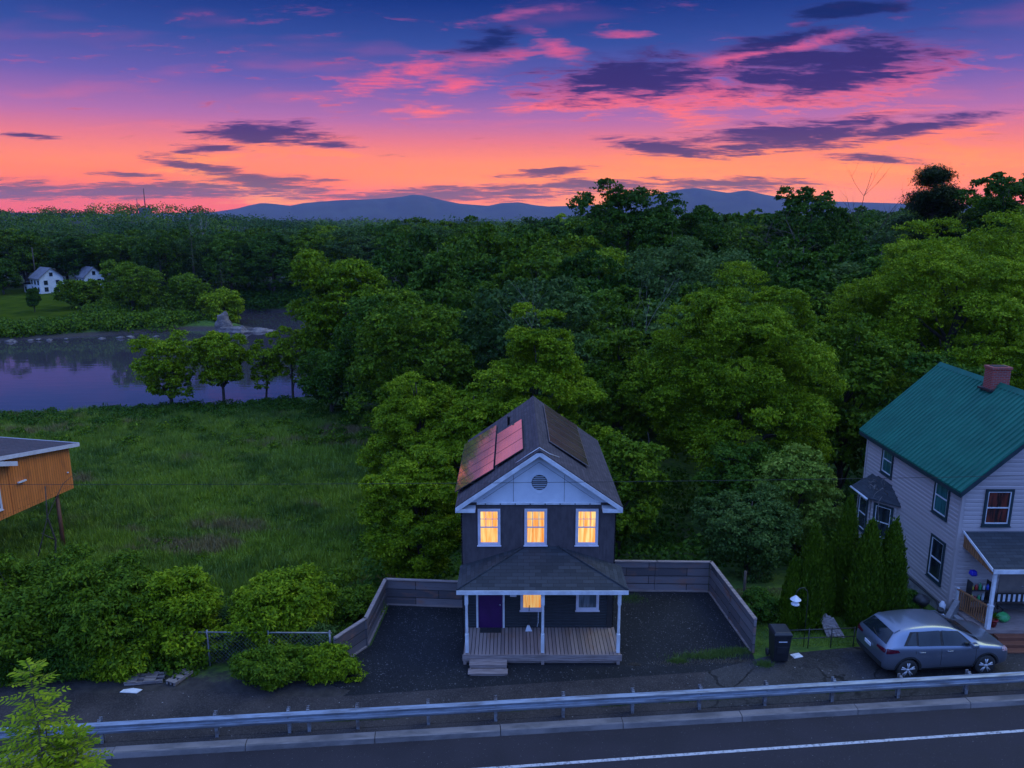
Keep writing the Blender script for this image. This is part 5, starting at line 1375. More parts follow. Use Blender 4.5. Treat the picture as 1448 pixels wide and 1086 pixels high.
tree('maple_tree', 'large yellow-green maple between the dark house and the clapboard house', 'tree', 14.3, 47, 6.4, 17.9, 1.6, 'yellow', 13, 200, 42, 28, .16, 'tall', lobe_r=.16, irr=.3, squash=.8, sig=.13)
tree('maple_tree', 'huge spreading green maple behind the clapboard house', 'tree', 32.5, 56, 9.4, 20.6, 3.0, 'yellow', 14, 240, 40, 24, .19, 'round', lobe_r=.15, irr=.2, squash=.7, sig=.13)
tree('maple_tree', 'broad green tree at the right edge beyond the clapboard house', 'tree', 44, 62, 8.0, 21.5, 3.5, 'green', 15, 140, 34, 18, .26, 'round', lobe_r=.22)
tree('slender_tree', 'narrow green tree between the two yellow-green maples behind the house', 'tree', 7.3, 52, 2.9, 14.6, 2.0, 'green', 16, 46, 30, 16, .28, 'tall', lobe_r=.28, irr=.3)
tree('leafy_tree', 'low green tree directly right of the dark house above the fence', 'tree', 6.2, 41, 2.6, 8.4, .8, 'green', 17, 40, 30, 16, .24, 'tall', lobe_r=.28)
tree('leafy_tree', 'pale green bushy tree beside the bay window of the clapboard house', 'tree', 14.6, 36.8, 2.1, 6.6, .6, 'pale', 18, 44, 30, 20, .17, 'round', lobe_r=.28)
tree('leafy_tree', 'dark green bushy tree behind the corner of the right board fence', 'tree', 11.2, 33.6, 2.4, 4.3, .3, 'blue', 19, 46, 30, 20, .17, 'spread', lobe_r=.26)
tree('leafy_tree', 'mid green rounded tree between that fence corner and the pale bushy tree', 'tree', 13.2, 40.5, 2.6, 7.2, .8, 'dark', 20, 40, 28, 18, .2, 'round', lobe_r=.28)
tree('leafy_tree', 'dark round tree behind the big maple on the right', 'tree', 22.5, 50, 4.2, 14.5, 1.5, 'green', 21, 60, 30, 18, .3, 'round', lobe_r=.25)
tree('leafy_tree', 'dark leafy tree filling the gap behind the clapboard house chimney', 'tree', 25.5, 44.5, 4.0, 12.6, 1.0, 'dark', 22, 60, 30, 18, .28, 'round', lobe_r=.25)
tree('willow_tree', 'pale yellow-green willow-like tree on the river bend', 'tree', -19.0, 87, 6.4, 18.6, 2.2, 'yellow', 23, 70, 30, 16, .42, 'round', lobe_r=.24, irr=.3)
tree('leafy_tree', 'round-topped green tree on the near river bank, left of the pair', 'tree', -38.8, 84.5, 3.9, 9.4, .8, 'yellow', 24, 50, 26, 14, .3, 'vase', lobe_r=.26)
tree('leafy_tree', 'round-topped green tree on the near river bank, right of the pair', 'tree', -33.4, 86.2, 3.2, 9.8, 1.2, 'yellow', 25, 44, 26, 14, .3, 'vase', lobe_r=.26)
for i, (x, y, R, tp) in enumerate(((-29.2,88.4,2.3,7.8),(-26.4,89.6,2.6,9.4),(-23.8,90.4,2.3,9.6))):
    tree('thin_tree', ['slim bank tree with bare lower stem, leftmost of three by the water','slim bank tree with bare lower stem, middle of three by the water','slim bank tree with bare lower stem, rightmost of three by the water'][i], 'tree', x, y, R, tp, 1.9, 'yellow', 26+i, 26, 22, 12, .3, 'vase', lobe_r=.3)
tree('leafy_tree', 'dark green bushy tree right of the slim trees on the river bank', 'tree', -19.6, 80.5, 3.4, 8.2, .5, 'dark', 30, 44, 26, 14, .3, 'round', lobe_r=.28)
tree('leafy_tree', 'mid green tree at the edge of the meadow, left of the house trees', 'tree', -8.6, 66, 5.6, 15.0, 1.0, 'green', 31, 70, 30, 16, .34, 'round', lobe_r=.25)
tree('leafy_tree', 'dark green tree beyond the meadow between the willow and the house trees', 'tree', -13.0, 76, 5.2, 14.6, 1.0, 'dark', 32, 60, 30, 14, .36, 'round', lobe_r=.25)
tree('leafy_tree', 'blue-green broad tree in the wood behind the house', 'tree', 3.5, 62, 5.0, 15.0, 2, 'blue', 33, 60, 30, 16, .34, 'round', lobe_r=.25)
tree('leafy_tree', 'blue-green broad crown left of the big maple', 'tree', 19.0, 82, 7.6, 18.0, 3, 'blue', 34, 70, 30, 14, .42, 'spread', lobe_r=.25)
tree('skyline_tree', 'tall dark tree with an open top standing against the sunset', 'tree', 14.6, 98, 7.6, 25.4, 6, 'dark', 35, 90, 26, 14, .42, 'round', lobe_r=.2, irr=.18, trunk_r=.38)
tree('skyline_tree', 'dark feathery tree right of the tall open-topped tree on the skyline', 'tree', 23.6, 104, 5.4, 23.0, 5, 'dark', 36, 60, 24, 14, .42, 'round', lobe_r=.22, irr=.2)
tree('skyline_tree', 'dark clumped tree on the skyline left of the bare dead tree', 'tree', 39.5, 104, 6.6, 24.8, 5, 'dark', 37, 80, 24, 14, .42, 'round', lobe_r=.2, irr=.2)
tree('skyline_tree', 'dark rounded tree just right of the tall pine on the skyline', 'tree', 58.0, 92, 6.6, 26.4, 5, 'dark', 38, 80, 26, 14, .42, 'round', lobe_r=.2, irr=.2)
tree('skyline_tree', 'dark rounded tree at the very right end of the skyline', 'tree', 66, 97, 7.4, 27.6, 5, 'dark', 39, 80, 26, 14, .42, 'round', lobe_r=.2, irr=.2)
# the tall pine: flat tiers of needles
rng = np.random.default_rng(40)
t = thing('pine_tree', 'tall dark pine with tiered branches standing above the skyline at right', 'tree', (51.5, 96, hz(51.5,96)))
Ps = []; Os = []; b = MB(); Hh = 25.2
b.tube([(0,0,-.5),(.2,0,Hh*.5),(.1,.1,Hh*.97)], [.42,.28,.05], 7)
for k in range(64):
    z = Hh*(.38+.60*rng.random()**.85); a = rng.uniform(0,6.28); r = (.5+6.0*(1-(z/Hh-.38)/.62)**.75*rng.uniform(.6,1.1))
    tip = Vector((math.cos(a)*r, math.sin(a)*r, z+r*.22)); b.tube([(.1,0,z-.3), tip*.5+Vector((0,0,z*.5-.1)), tip], [.12,.07,.02], 5)
    for s in np.linspace(.45,1.0,7):
        c = np.array([tip.x*s, tip.y*s, z+(r*.22)*s+.15]); n = 130
        Ps.append(c+rng.normal(0,1,(n,3))*np.array([.62,.62,.34])); Os.append(np.tile([0,0,1.0],(n,1)))
P = np.concatenate(Ps); O = np.concatenate(Os)
link('crown', np_mesh('crown', leaves_at(rng, P, O, .42, up=.8, jit=.5, aspect=.25), quads(len(P)), L['pine']), t); b.build('trunk', M['bark'], t, local=True)
# bare trees
def bare_tree(label, x, y, H, seed, spread=.35, thick=.14, flat=False, m='dead_wood'):
    rr = random.Random(seed); b = MB()
    def grow(p, d, l, r, dep):
        pts = [p]; q = p.copy(); dd = d.copy()
        for k in range(4): dd = (dd+Vector((rr.uniform(-.2,.2), rr.uniform(-.2,.2), rr.uniform(-.05,.12)))).normalized(); q = q+dd*l/4; pts.append(q.copy())
        b.tube(pts, [r*(1-.14*k) for k in range(5)], 5, cap=False)
        if dep > 0:
            for k in range(rr.randint(2,4)):
                s_ = pts[rr.randint(2,4)]; nd = (dd+Vector((rr.uniform(-1,1), rr.uniform(-1,1), rr.uniform(-.1,.6)))*(.9 if not flat else 1.3)).normalized()
                if flat: nd.z *= .45; nd.normalize()
                grow(s_.copy(), nd, l*rr.uniform(.5,.75), r*.5, dep-1)
    grow(Vector((0,0,-.5)), Vector((rr.uniform(-.08,.08),0,1)), H*.62, thick, 4)
    g_ = hz(x,y); t = thing('dead_tree', label, 'tree', (x,y,g_)); b.build('trunk', M[m], t, local=True)
bare_tree('bare spreading dead tree on the skyline left of the clumped dark tree', 31.6, 99, 18.5, 3, thick=.26, flat=True, m='bark')
bare_tree('thin bare dead tree left of the tall pine on the skyline', 47.3, 100, 21, 5, thick=.18, m='bark')
bare_tree('pale dead branches in the wood, left of the gap behind the house', 5.6, 63, 12.0, 7, thick=.07)
bare_tree('pale dead branches rising in the middle of the gap in the wood', 9.5, 66, 12.0, 8, thick=.07)
bare_tree('pale dead branches at the right of the gap in the wood', 12.0, 64, 11.6, 9, thick=.07)
bare_tree('pale dead tree in the far wood behind the white houses', -86, 205, 19, 10, thick=.3)
# far bank trees picked out
for i, (nm, lb, x, y, R, tp, lf, st) in enumerate((
    ('leafy_tree','small round tree on the lawn left of the white houses',-130,196,4.0,10.5,'dark','round'),
    ('leafy_tree','rounded green tree hiding the front of the left white house',-97,172,4.8,6.6,'green','round'),
    ('leafy_tree','big green tree right of the white houses above the bank',-81,163,5.6,12.2,'green','round'),
    ('leafy_tree','yellow-green leafy tree over the rocky river point',-62,164,4.6,9.4,'yellow','round'),
    ('leafy_tree','dark green tree left of the one over the rocky point',-71,167,5.4,11.5,'green','round'),
    ('leafy_tree','small pale tree on the lawn in front of the left white house',-104,166,1.3,6.0,'dark','tall'))):
    tree(nm, lb, 'tree', x, y, R, tp, .6, lf, 50+i, 46, 24, 12, .5, st, lobe_r=.27)
for i, (x, y, R, H_q) in enumerate(((-83,182,4.4,15),(-76,184,4.8,17),(-68.5,181,4.2,14.5))):
    conifer('spruce_tree', ['dark spruce behind the bank trees, leftmost of three','tallest dark spruce in the middle of three behind the bank trees','dark spruce behind the bank trees, rightmost of three'][i], 'tree', x, y, R, H_q, 1.5, 'pine', 60+i, 20, 9, 40, .6, droop=.25)

# --- the wood: copies of a few crowns and trunks
protos = []
for i, (lf, st, R, tp, irr, ln) in enumerate((('dark','round',5.2,15.5,.25,'dark green leafy'),('green','round',5.4,16,.25,'mid green leafy'),('dark','tall',4.4,17.5,.3,'dark green upright'),('blue','spread',5.6,14.5,.25,'blue-green broad'),('green','spread',5.0,14,.35,'mid green broad'),('yellow','round',4.8,14.5,.3,'yellow-green'))):
    rng = np.random.default_rng(100+i)
    P, O, C = crown_points(rng, R, tp-1.5, 44, 22, 13, st, zc=(tp+1.5)/2, lobe_r=.28, irr=irr)
    cm_ = np_mesh('crown', leaves_at(rng, P, O, .44), quads(len(P)), L[lf])
    tb = limb_mesh(rng, 2, C, .2, .26, 12, crown_top=tp); to_ = tb.build('trunk', M['bark'], None, local=True); tm = to_.data; bpy.data.objects.remove(to_)
    protos.append((cm_, tm, ln, R, tp))
rng = np.random.default_rng(77)
taken = [(-19.5,88,5),(-40.4,88.8,3),(-35.6,90,3),(14.4,100,5),(33,56,8),(44,62,7),(14.3,47,5),(22.5,50,4),(19,82,6),(51.5,96,3),(62.5,92,6),(71,100,5),(3.5,62,4),(-8.6,66,4.5),(-13,76,4),(7.3,52,2.4),(31.6,99,4),(47.3,100,3),(-77,160,6),(-62,164,5),(-68,170,5),(-96,172,5),(-83,178,3),(-77,181,3),(-71.5,179,3)]
def ok_ground(x, y):
    if float(poly_sd(np.array([x]), np.array([y]), RIVER)[0]) < 3.2: return False
    if y < 105 and x < -14-(y-60)*.12 - (6 if y < 84 else 0): return False
    if x < -14 and y < 104: return False
    if y < 62 and x < -1: return False
    if y < 50 and x < 18: return False
    if y < 60: return False
    if x/y < -.46 and y < 206: return False
    if x > 18 and y < 74: return False
    if abs(x-14.3) < 6 and y < 64: return False
    if -150 < x < -99 and y < 207: return False
    if -97 < x < -88 and y < 163: return False
    return True
placed = list(taken); woods = []
cand = []
for k in range(26000):
    y = 46+ (232-46)*rng.random()**.8; x = rng.uniform(-.74, .74)*(y+6)
    cand.append((x, y))
cand.sort(key=lambda c: c[1])
def far_enough(x, y, dmin, pts):
    for (px_, py_, pr_) in pts:
        if abs(px_-x) < dmin+pr_ and abs(py_-y) < dmin+pr_ and (px_-x)**2+(py_-y)**2 < (dmin*.55+pr_*.8)**2: return False
    return True
for (x, y) in cand:
    if len(woods) >= 262: break
    if not ok_ground(x, y): continue
    dm = 8.0 if y < 90 else 9.2 if y < 150 else 10.5
    if far_enough(x, y, dm, placed): woods.append((x, y)); placed.append((x, y, dm*.42))
for i, (x, y) in enumerate(woods):
    k = int(rng.choice(6, p=[.24,.24,.16,.14,.14,.08])); cm_, tm, ln, R, tp = protos[k]
    s = rng.uniform(.85,1.2) if y < 100 else rng.uniform(1.1,1.35)
    zone = ''
    uu = x/y; zone = [w_ for lim_, w_ in ((-.5,'behind the white houses'),(-.4,'behind the big bank tree'),(-.3,'above the rocky river point'),(-.2,'left of the willow-like tree'),(-.12,'behind the willow-like tree'),(-.05,'between willow-like tree and dark house'),(.03,'straight above the dark house'),(.10,'just right above the dark house'),(.18,'below the open-topped skyline tree'),(.26,'above the left of the big maple'),(.36,'behind the big maple'),(.46,'between big maple and huge maple'),(.6,'behind the huge spreading maple'),(9,'at the right frame edge')) if uu < lim_][0]
    row = 'front-row' if y < 85 else 'second-row' if y < 110 else 'mid-wood' if y < 150 else 'far-back'
    _unused = 'in the wood across the river' if (x < -48 or (y > 190 and x < -20)) else ('in the wood beyond the willow-like tree' if x < -8 else 'in the wood beyond the dark house') if x < 12 else 'in the wood beyond the big maple' if x < 32 else 'in the wood beyond the clapboard house'
    szm = rng.uniform(.88,1.25) if y > 85 else rng.uniform(.85,1.12)
    # keep the skyline where the photograph has it
    g_ = hz(x, y); u_ = x/y
    lim = 15.8+y*float(np.interp(u_, [-.75,-.3,-.08,.05,.16,.3,.4,.5,.6,.75], [-.012,-.012,.005,.012,.017,.014,.02,.022,.04,.045]))*rng.uniform(.85,1.0) - rng.uniform(0,.8)
    if y < 75: lim = min(lim, 12.0+rng.uniform(-1.5,1))
    szm = min(szm, (lim-g_)/(tp*s)); szm = max(szm, .55)
    t = thing('forest_tree', '%s %s tree %s' % (row, ln, zone), 'tree', (x, y, g_), 'wood trees %s' % zone)
    t.rotation_euler.z = rng.uniform(0,6.28); t.scale = (s*rng.uniform(.9,1.1), s*rng.uniform(.9,1.1), s*szm)
    c_ = bpy.data.objects.new('crown', cm_); COL.objects.link(c_); c_.parent = t
    k_ = bpy.data.objects.new('trunk', tm); COL.objects.link(k_); k_.parent = t
print('woods', len(woods), max(w[1] for w in woods))

# --- far wood and the wooded hill: one mass
def mass(name, pts, R, leafs, size, m, label, kind='stuff', squash=.85):
    """pts (n,3) crown centres"""
    rngm = np.random.default_rng(5); n = len(pts)
    D = unit(rngm.normal(0,1,(n,leafs,3))+np.array([0,0,.55])+np.array([0,-.35,0]))
    lob = 1+.20*np.sin(D[...,0]*5+rngm.uniform(0,6,(n,1)))*np.cos(D[...,1]*5+rngm.uniform(0,6,(n,1)))+.12*np.sin(D[...,2]*9+rngm.uniform(0,6,(n,1)))
    Rr = (R*rngm.uniform(.7,1.3,n))[:,None,None] if np.isscalar(R) else R[:,None,None]*rngm.uniform(.75,1.25,n)[:,None,None]
    P = pts[:,None,:]+D*lob[...,None]*Rr*rngm.uniform(.8,1.05,(n,leafs,1))*np.array([1,1,squash*1.15 if 'far_wood' in name else squash])
    sz = np.repeat(size if not np.isscalar(size) else np.full(n,size), leafs)
    V = leaves_at(rngm, P.reshape(-1,3), D.reshape(-1,3), sz, up=.15, jit=.35, aspect=.8)
    o = link(name, np_mesh(name, V, quads(n*leafs), m)); return tag(o, label, name.replace('_', ' '), kind=kind)
rng = np.random.default_rng(9)
pts = []; rad = []
ymaxw = 0
wa = np.array(woods)
cells = set()
for k in range(9000):
    y = 150+ (1150-150)*rng.random()**.75; x = rng.uniform(-.78,.78)*(y+10)
    cs = 9.5+y*.012; ck_ = (int(x/cs+1000), int(math.log(y)*cs and y/cs))
    if ck_ in cells: continue
    cells.add(ck_)
    if y < 240:
        if not ok_ground(x, y): continue
        if np.min((wa[:,0]-x)**2+(wa[:,1]-y)**2) < 55: continue
        if -150 < x < -92 and y < 212: continue
    g_ = hz(x,y); R_q = .50*cs
    ztop = g_+rng.uniform(10.5,17.5)
    u_ = x/y; ztop = min(ztop, 15.8+y*float(np.interp(u_, [-.7,-.6,-.52,-.46,-.40,-.35,-.28,-.2,-.12,-.05,.1,.6], [.008,.010,.013,.017,.012,.005,-.001,-.007,-.012,-.005,.006,.01]))+rng.uniform(-3.2,1.0))
    pts.append((x,y,ztop-R_q*(.95 if u_ < -.37 else 1.2))); rad.append(R_q)
cells = set()
for k in range(5200):
    y = 1120+2300*rng.random(); x = rng.uniform(-.5,.45)*y; ck_ = (int(x/42+1000), int(y/55))
    if ck_ in cells: continue
    cells.add(ck_); pts.append((x, y, hz(x,y)+rng.uniform(-6,2))); rad.append(22)
pts = np.array(pts); rad = np.array(rad)
near = pts[:,1] < 420
pick = rng.random(len(pts))
zone_n = np.sin(pts[:,0]*.021+1)+np.sin(pts[:,1]*.017)+rng.normal(0,.9,len(pts))
for nm, sel, mm in (('far_wood', zone_n < -.2, 'dark'), ('far_wood', (zone_n >= -.2) & (zone_n < 1.1), 'green'), ('far_wood', zone_n >= 1.1, 'yellow')):
    for nn_, nf, lv in ((near, 'nearer', 340), (~near, 'farther', 240)):
        s_ = sel & nn_
        if s_.sum() < 3: continue
        mass(nm, pts[s_], rad[s_], lv, np.where(pts[s_][:,1] > 1120, 3.2, .8 if nf == 'nearer' else 1.15), L['mass_'+mm], '%s mass of %s crowns in the wood stretching to the hills' % (nf, {'dark':'dark green','green':'mid green','yellow':'yellow-green'}[mm]))

# --- undergrowth along the meadow's far edge and under the trees
def thicket(name, label, region, n, R, leafs, size, leaf, seed, zoff=.3, squash=.8):
    rngm = np.random.default_rng(seed); P = []
    while len(P) < n:
        x, y = region(rngm)
        if float(poly_sd(np.array([x]), np.array([y]), RIVER)[0]) < .6: continue
        P.append((x, y, hz(x,y)+zoff))
    mass(name, np.array(P), R, leafs, size, L[leaf], label, squash=squash)
def bank_line(r):
    x = r.uniform(-66,-10); y0 = np.interp(x, [-66,-62,-45,-27,-10], [80,80,85,90,80])-2.0
    return x, y0-abs(r.normal(0,4.0))
thicket('bank_undergrowth', 'dark strip of brush along the near river bank', bank_line, 330, .8, 260, .2, 'dark', 3, .1)
thicket('bank_undergrowth', 'greener brush along the far edge of the meadow', lambda r: (r.uniform(-60,-8), r.uniform(66,76)), 80, .8, 240, .2, 'green', 4, .2)
thicket('wood_undergrowth', 'dark undergrowth beneath the trees behind the houses', lambda r: (r.uniform(-7,34), r.uniform(35,58)), 260, 1.1, 160, .26, 'dark', 5, .3)
thicket('wood_undergrowth', 'green undergrowth at the edge of the meadow left of the house', lambda r: (r.uniform(-9.5,-5.5), r.uniform(30,60)), 46, .9, 260, .2, 'green', 6, .2)
thicket('far_undergrowth', 'brush along the far river bank below the trees', lambda r: (lambda x: (x, float(np.interp(x, [-130,-95,-75,-60], [136,144,154,163]))+abs(r.normal(.3,3))))(r.uniform(-125,-56)), 420, 1.5, 150, .45, 'green', 7, .3)
thicket('far_undergrowth', 'bushes spreading over the lawn right of the white houses', lambda r: (lambda y: (-.56*y+r.uniform(0,17), y))(r.uniform(152,192)), 90, 2.3, 160, .5, 'green', 17, .6)
thicket('far_undergrowth', 'dark brush along the back channel of the river', lambda r: (r.uniform(-70,-20), r.uniform(186,197)), 160, 2.2, 130, .6, 'dark', 8, .8)

# --- shrubs by the shoulder (left foreground)
def shrub(name, label, x, y, R, H, leaf, seed, n=(40,26,22), size=.16, yaw=0, z=None, sc=(1,1), sq=.8):
    rng = np.random.default_rng(seed); g_ = hz(x,y) if z is None else z
    t = thing(name, label, 'shrub', (x,y,g_)); t.rotation_euler.z = yaw
    P, O, C = crown_points(rng, R, H, n[0], n[1], n[2], 'round', zc=H*.46, lobe_r=.30, irr=.3, squash=sq, sig=.2)
    P[:,0] *= sc[0]; P[:,1] *= sc[1]; P[:,2] = np.maximum(P[:,2], .03); C[:,0] *= sc[0]
    link('crown', np_mesh('crown', leaves_at(rng, P, O, size, up=.6, jit=.5, aspect=.42), quads(len(P)), L[leaf]), t)
    b = MB()
    for j in range(0, len(C), 3):
        c = Vector(C[j]); b.tube([(c.x*.08, c.y*.08, -.2), (c.x*.4, c.y*.4, c.z*.5), tuple(c)], [.035,.022,.008], 5)
    b.build('stems', M['bark'], t, local=True); return t
shrub('tall_shrub', 'big leafy shrub at the left edge below the stilt house', -17.6, 25.6, 2.2, 4.1, 'green', 201, (60,30,24), .17)
shrub('tall_shrub', 'dense leafy shrub between the left edge shrub and the pallets', -14.6, 25.5, 2.0, 3.9, 'green', 202, (60,30,24), .17)
shrub('tall_shrub', 'bright-topped leafy shrub just behind the left pallet', -12.4, 25.9, 1.75, 4.1, 'yellow', 203, (50,28,22), .17)
shrub('tall_shrub', 'yellow-green leafy shrub left of the board fence', -8.8, 26.3, 1.7, 3.6, 'yellow', 204, (50,28,22), .16)
shrub('low_shrub', 'low bright green bush spilling onto the shoulder, left one', -8.3, 23.7, 1.05, 1.35, 'green', 205, (34,24,20), .12, sc=(1.2,.8))
shrub('low_shrub', 'low bright green bush at the end of the board fence', -6.6, 24.0, 1.0, 1.1, 'yellow', 206, (34,24,20), .12, sc=(1.25,.7))
shrub('low_shrub', 'dark low creeper bush at the far left of the shoulder', -16.0, 24.1, 1.5, 1.5, 'dark', 207, (34,24,20), .14, sc=(1.5,.6))
shrub('low_shrub', 'leafy bush at the foot of the left edge shrub', -17.8, 24.3, 1.2, 1.5, 'green', 213, (34,24,20), .13, sc=(1.4,.7))
shrub('low_shrub', 'leafy bush in front of the dense shrub, left of the pallets', -14.3, 24.3, 1.1, 1.5, 'yellow', 214, (34,24,20), .13, sc=(1.3,.7))
shrub('low_shrub', 'bush behind the chain-link fence between the two tall shrubs', -10.6, 26.8, 1.1, 1.9, 'blue', 208, (34,24,18), .14)
shrub('low_shrub', 'leafy green bush against the outside of the left board fence', -6.5, 28.6, 1.2, 2.6, 'green', 209, (34,24,18), .15)
shrub('low_shrub', 'blue-green bush at the end of the chain-link fence', -7.4, 25.6, 1.0, 1.5, 'blue', 210, (30,22,18), .13)
shrub('low_shrub', 'dark bush among the evergreens and the foundation wall', 15.7, 28.6, .9, 1.1, 'dark', 211, (26,20,16), .12)
shrub('low_shrub', 'dark bush behind the rail fence right of the bin', 10.0, 28.0, .9, 1.3, 'dark', 212, (26,20,16), .12)
thicket('hedge_undergrowth', 'tangled growth at the foot of the shrubs by the shoulder', lambda r: (r.uniform(-20,-6.6), r.uniform(24.4,28.5)), 90, .6, 330, .13, 'green', 13, .15)
# roadside sapling, near: compound leaves on upright stems
rng = np.random.default_rng(300)
sx, sy = -7.75, 11.0; g_ = 0.0
t = thing('sapling', 'near bright sapling top with long compound leaves at the lower left corner', 'tree', (sx, sy, g_))
b = MB(); Vs = []; tops = []
for (dx_, dy_, hh) in ((0,0,8.75),(.55,.1,7.45),(-.45,.2,7.6),(.2,-.3,7.1),(-.15,.4,7.9),(.8,-.2,7.0),(-.8,0,7.2),(.35,.3,7.35),(-.3,-.35,7.3),(.1,.5,7.0)):
    b.tube([(dx_*.2,dy_*.2,-.1),(dx_*.6,dy_*.6,hh*.6),(dx_,dy_,hh)], [.05,.03,.006], 6)
    n = int((hh-5.2)*26)
    for k in range(n):
        z = hh-(hh-5.2)*(k/n)**1.0; f = z/hh; cx_, cy_ = dx_*f, dy_*f; a = k*2.4; l_ = min(.46, .16+.5*(hh-z))
        d_ = np.array([math.cos(a), math.sin(a), .35 if z > hh-.4 else .05]); d_ /= np.linalg.norm(d_); side_ = np.cross(d_, [0,0,1]); side_ /= np.linalg.norm(side_); upv = np.cross(side_, d_)
        b.tube([(cx_,cy_,z), tuple(np.array([cx_,cy_,z])+d_*l_)], [.005,.002], 3, cap=False)
        for q in range(6):
            s = (.25+.75*q/5)*l_
            for sg in (-1,1):
                base = np.array([cx_,cy_,z])+d_*s; ld = d_*.5+side_*sg*.85+rng.normal(0,.12,3)-np.array([0,0,.15]); ld /= np.linalg.norm(ld); ll = .13*rng.uniform(.7,1.15); wd = np.cross(ld, upv); wd /= np.linalg.norm(wd)
                Vs.append(np.stack([base, base+ld*ll*.5+wd*.022, base+ld*ll, base+ld*ll*.5-wd*.022]))
V = np.concatenate(Vs); link('crown', np_mesh('crown', V, quads(len(V)//4), L['yellow']), t); b.build('stems', M['bark'], t, local=True)

# --- meadow grass
def grass_mat():
    m, T, bs, out = mat('meadow_blades')
    p = coords(T, 'POS'); g = T.node('ShaderNodeNewGeometry')
    n = T.noise(p, .16, 4, .6); n2 = T.noise(T.mapping(p, scale=(.6,1.4,1)), .13, 4, .6); n3 = T.noise(p, .8, 3, .6)
    c = T.mix(T.smooth(n.outputs['Fac'], .35, .65), (.065,.14,.006,1), (.18,.29,.010,1))
    c = T.mix(T.smooth(n3.outputs['Fac'], .45, .7, 0, .6), c, (.30,.42,.02,1))
    c = T.mix(T.smooth(n2.outputs['Fac'], .56, .64, 0, .75), c, (.26,.15,.09,1))
    c = T.mix(T.math('MULTIPLY', g.outputs['Random Per Island'], .4), c, (.05,.08,.015,1))
    T.l.new(c, bs.inputs['Base Color']); bs.inputs['Roughness'].default_value = .6
    return m
def blades(name, label, n, samp, hgt, wid, m, seed, lean=.35):
    r = np.random.default_rng(seed); x, y = samp(r, n)
    z = height(x, y); hsc = .7+.5*np.sin(x*.7+1.3*np.sin(y*.5))*np.sin(y*.9)*.5
    h = hgt*r.uniform(.5,1.4,n)*hsc; a = r.uniform(0,6.283,n); le = r.normal(0,lean,(n,2))*h[:,None]
    w_ = wid*r.uniform(.7,1.3,n)
    V = np.stack([np.stack([x-np.cos(a)*w_, y-np.sin(a)*w_, z-.02],1), np.stack([x+np.cos(a)*w_, y+np.sin(a)*w_, z-.02],1), np.stack([x+le[:,0], y+le[:,1], z+h],1)],1).reshape(-1,3)
    o = link(name, np_mesh(name, V, np.arange(3*n).reshape(n,3), m)); return tag(o, label, 'grass', kind='stuff')
def meadow(r, n):
    xs_, ys_ = [], []; tot = 0
    while tot < n:
        y = 28+56*r.random(n)**.85; x = -4.5-(y*.78-4.5)*r.random(n)
        k = (poly_sd(x, y, LOT) > .1) & ~((x > -5.5) & (y < 31)); xs_.append(x[k]); ys_.append(y[k]); tot += k.sum()
    x = np.concatenate(xs_)[:n//3]; y = np.concatenate(ys_)[:n//3]
    return np.concatenate([x+r.normal(0,.09,len(x)) for _ in range(3)]), np.concatenate([y+r.normal(0,.09,len(y)) for _ in range(3)])
def tussocks(r, n):
    x, y = meadow(r, 12000); k = r.integers(0, len(x), n)
    return x[k]+r.normal(0,.16,n), y[k]+r.normal(0,.16,n)
GM = grass_mat()
blades('meadow_grass', 'rough green meadow grass with brown patches sloping to the river', 390000, meadow, .50, .045, GM, 1)
blades('meadow_tussocks', 'taller tussocks of grass standing out of the meadow', 200000, tussocks, .85, .03, GM, 21, .25)
thicket('meadow_weeds', 'clumps of taller weeds scattered over the meadow', lambda r: (lambda y: (-6-(y*.7-6)*r.random(), y))(r.uniform(32,72)), 260, .42, 150, .13, 'green', 15, .1, .6)
def patches(seed, spots):
    def f(r, n):
        k = r.integers(0, len(spots), n); s = np.array(spots)[k]
        return s[:,0]+r.normal(0,1,n)*s[:,2], s[:,1]+r.normal(0,1,n)*s[:,3]
    return f
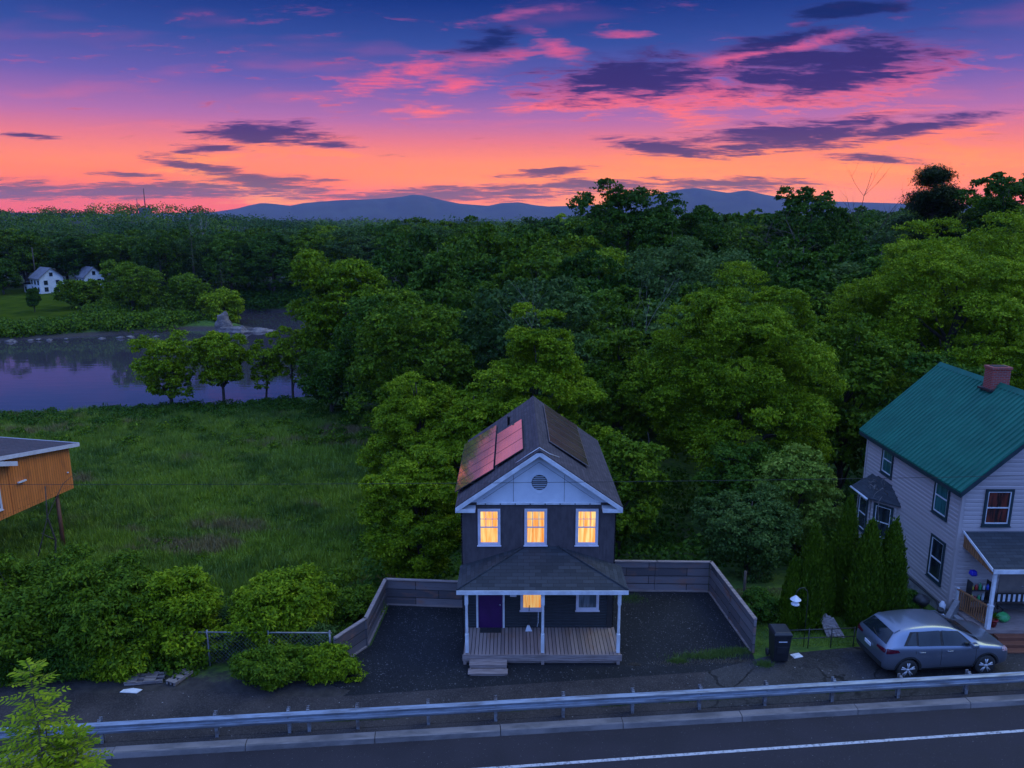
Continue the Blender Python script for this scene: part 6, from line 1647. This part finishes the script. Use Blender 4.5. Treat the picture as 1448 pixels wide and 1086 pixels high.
def pebbles(n, seed):
    r = np.random.default_rng(seed); x = r.uniform(-6,8.7,n); y = r.uniform(22.6,30.2,n)
    k = (poly_sd(x, y, LOT) < -.3) & ~((x > -1.9) & (x < 4.0) & (y > 24.5)); x = x[k]; y = y[k]; n = len(x); s = r.uniform(.010,.028,n); s[r.random(n) < .03] *= 1.8
    O = np.array([(1,0,0),(0,1,0),(-1,0,0),(0,-1,0),(0,0,1)], float); V = np.stack([x,y,np.full(n,.014)],1)[:,None,:]+O[None]*s[:,None,None]*r.uniform(.6,1.2,(n,5,1))
    F = np.array([(0,1,4),(1,2,4),(2,3,4),(3,0,4)]); Q_ = (np.arange(n)[:,None,None]*5+F[None]).reshape(-1,3)
    tag(link('pebbles', np_mesh('pebbles', V.reshape(-1,3), Q_, pm('pebble', (.16,.15,.15), (.03,.03,.032), 4, .9, coord='POS', bmp=0, lo=.4, hi=.75))), 'loose pebbles scattered over the dark gravel lot', 'pebbles', kind='stuff')
pebbles(5500, 44)
WM = pm('weed_blades', (.07,.13,.015), (.10,.16,.02), 2, .7, coord='POS', bmp=0)
DM = pm('dry_blades', (.20,.15,.10), (.12,.09,.06), 2, .8, coord='POS', bmp=0)
blades('lot_weeds', 'green weeds along the edge of the gravel by the right board fence', 6000, patches(1, [(6.9,25.2,.5,.10),(7.7,25.4,.4,.12),(8.4,25.6,.3,.10),(9.1,24.7,.14,.10),(6.0,24.9,.15,.06),(5.0,29.6,.3,.2)]), .15, .012, WM, 2)
blades('lot_weeds', 'dry tan grass along the edge of the gravel', 2200, patches(1, [(5.9,24.8,.4,.10),(7.4,24.9,.6,.08),(8.3,24.9,.3,.08),(4.4,24.7,.12,.05)]), .07, .012, DM, 3)
def strip(r, n):
    a = r.choice(np.array([8.0,9.1,13.6,16.9,19.0,20.2,21.4,22.0,24.5,26.5]), n)+r.normal(0,.45,n); q = .95+np.abs(r.normal(0,.10,n))
    return KO.x+RD.x*a+RN.x*q, KO.y+RD.y*a+RN.y*q
blades('verge_weeds', 'small weeds growing behind the guard rail', 3200, strip, .09, .011, WM, 4)
blades('yard_grass', 'dark grass under the evergreens', 26000, lambda r, n: (r.uniform(9.2,17.0,n), r.uniform(25.9,31,n)), .12, .012, GM, 5)
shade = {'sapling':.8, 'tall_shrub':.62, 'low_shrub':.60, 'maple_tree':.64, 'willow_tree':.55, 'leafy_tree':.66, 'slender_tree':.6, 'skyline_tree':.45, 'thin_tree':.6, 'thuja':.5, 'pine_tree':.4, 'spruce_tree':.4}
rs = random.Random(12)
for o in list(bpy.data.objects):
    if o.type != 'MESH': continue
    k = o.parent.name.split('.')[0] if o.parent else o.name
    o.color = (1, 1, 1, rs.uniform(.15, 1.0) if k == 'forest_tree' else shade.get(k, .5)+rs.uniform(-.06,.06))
print('script built')
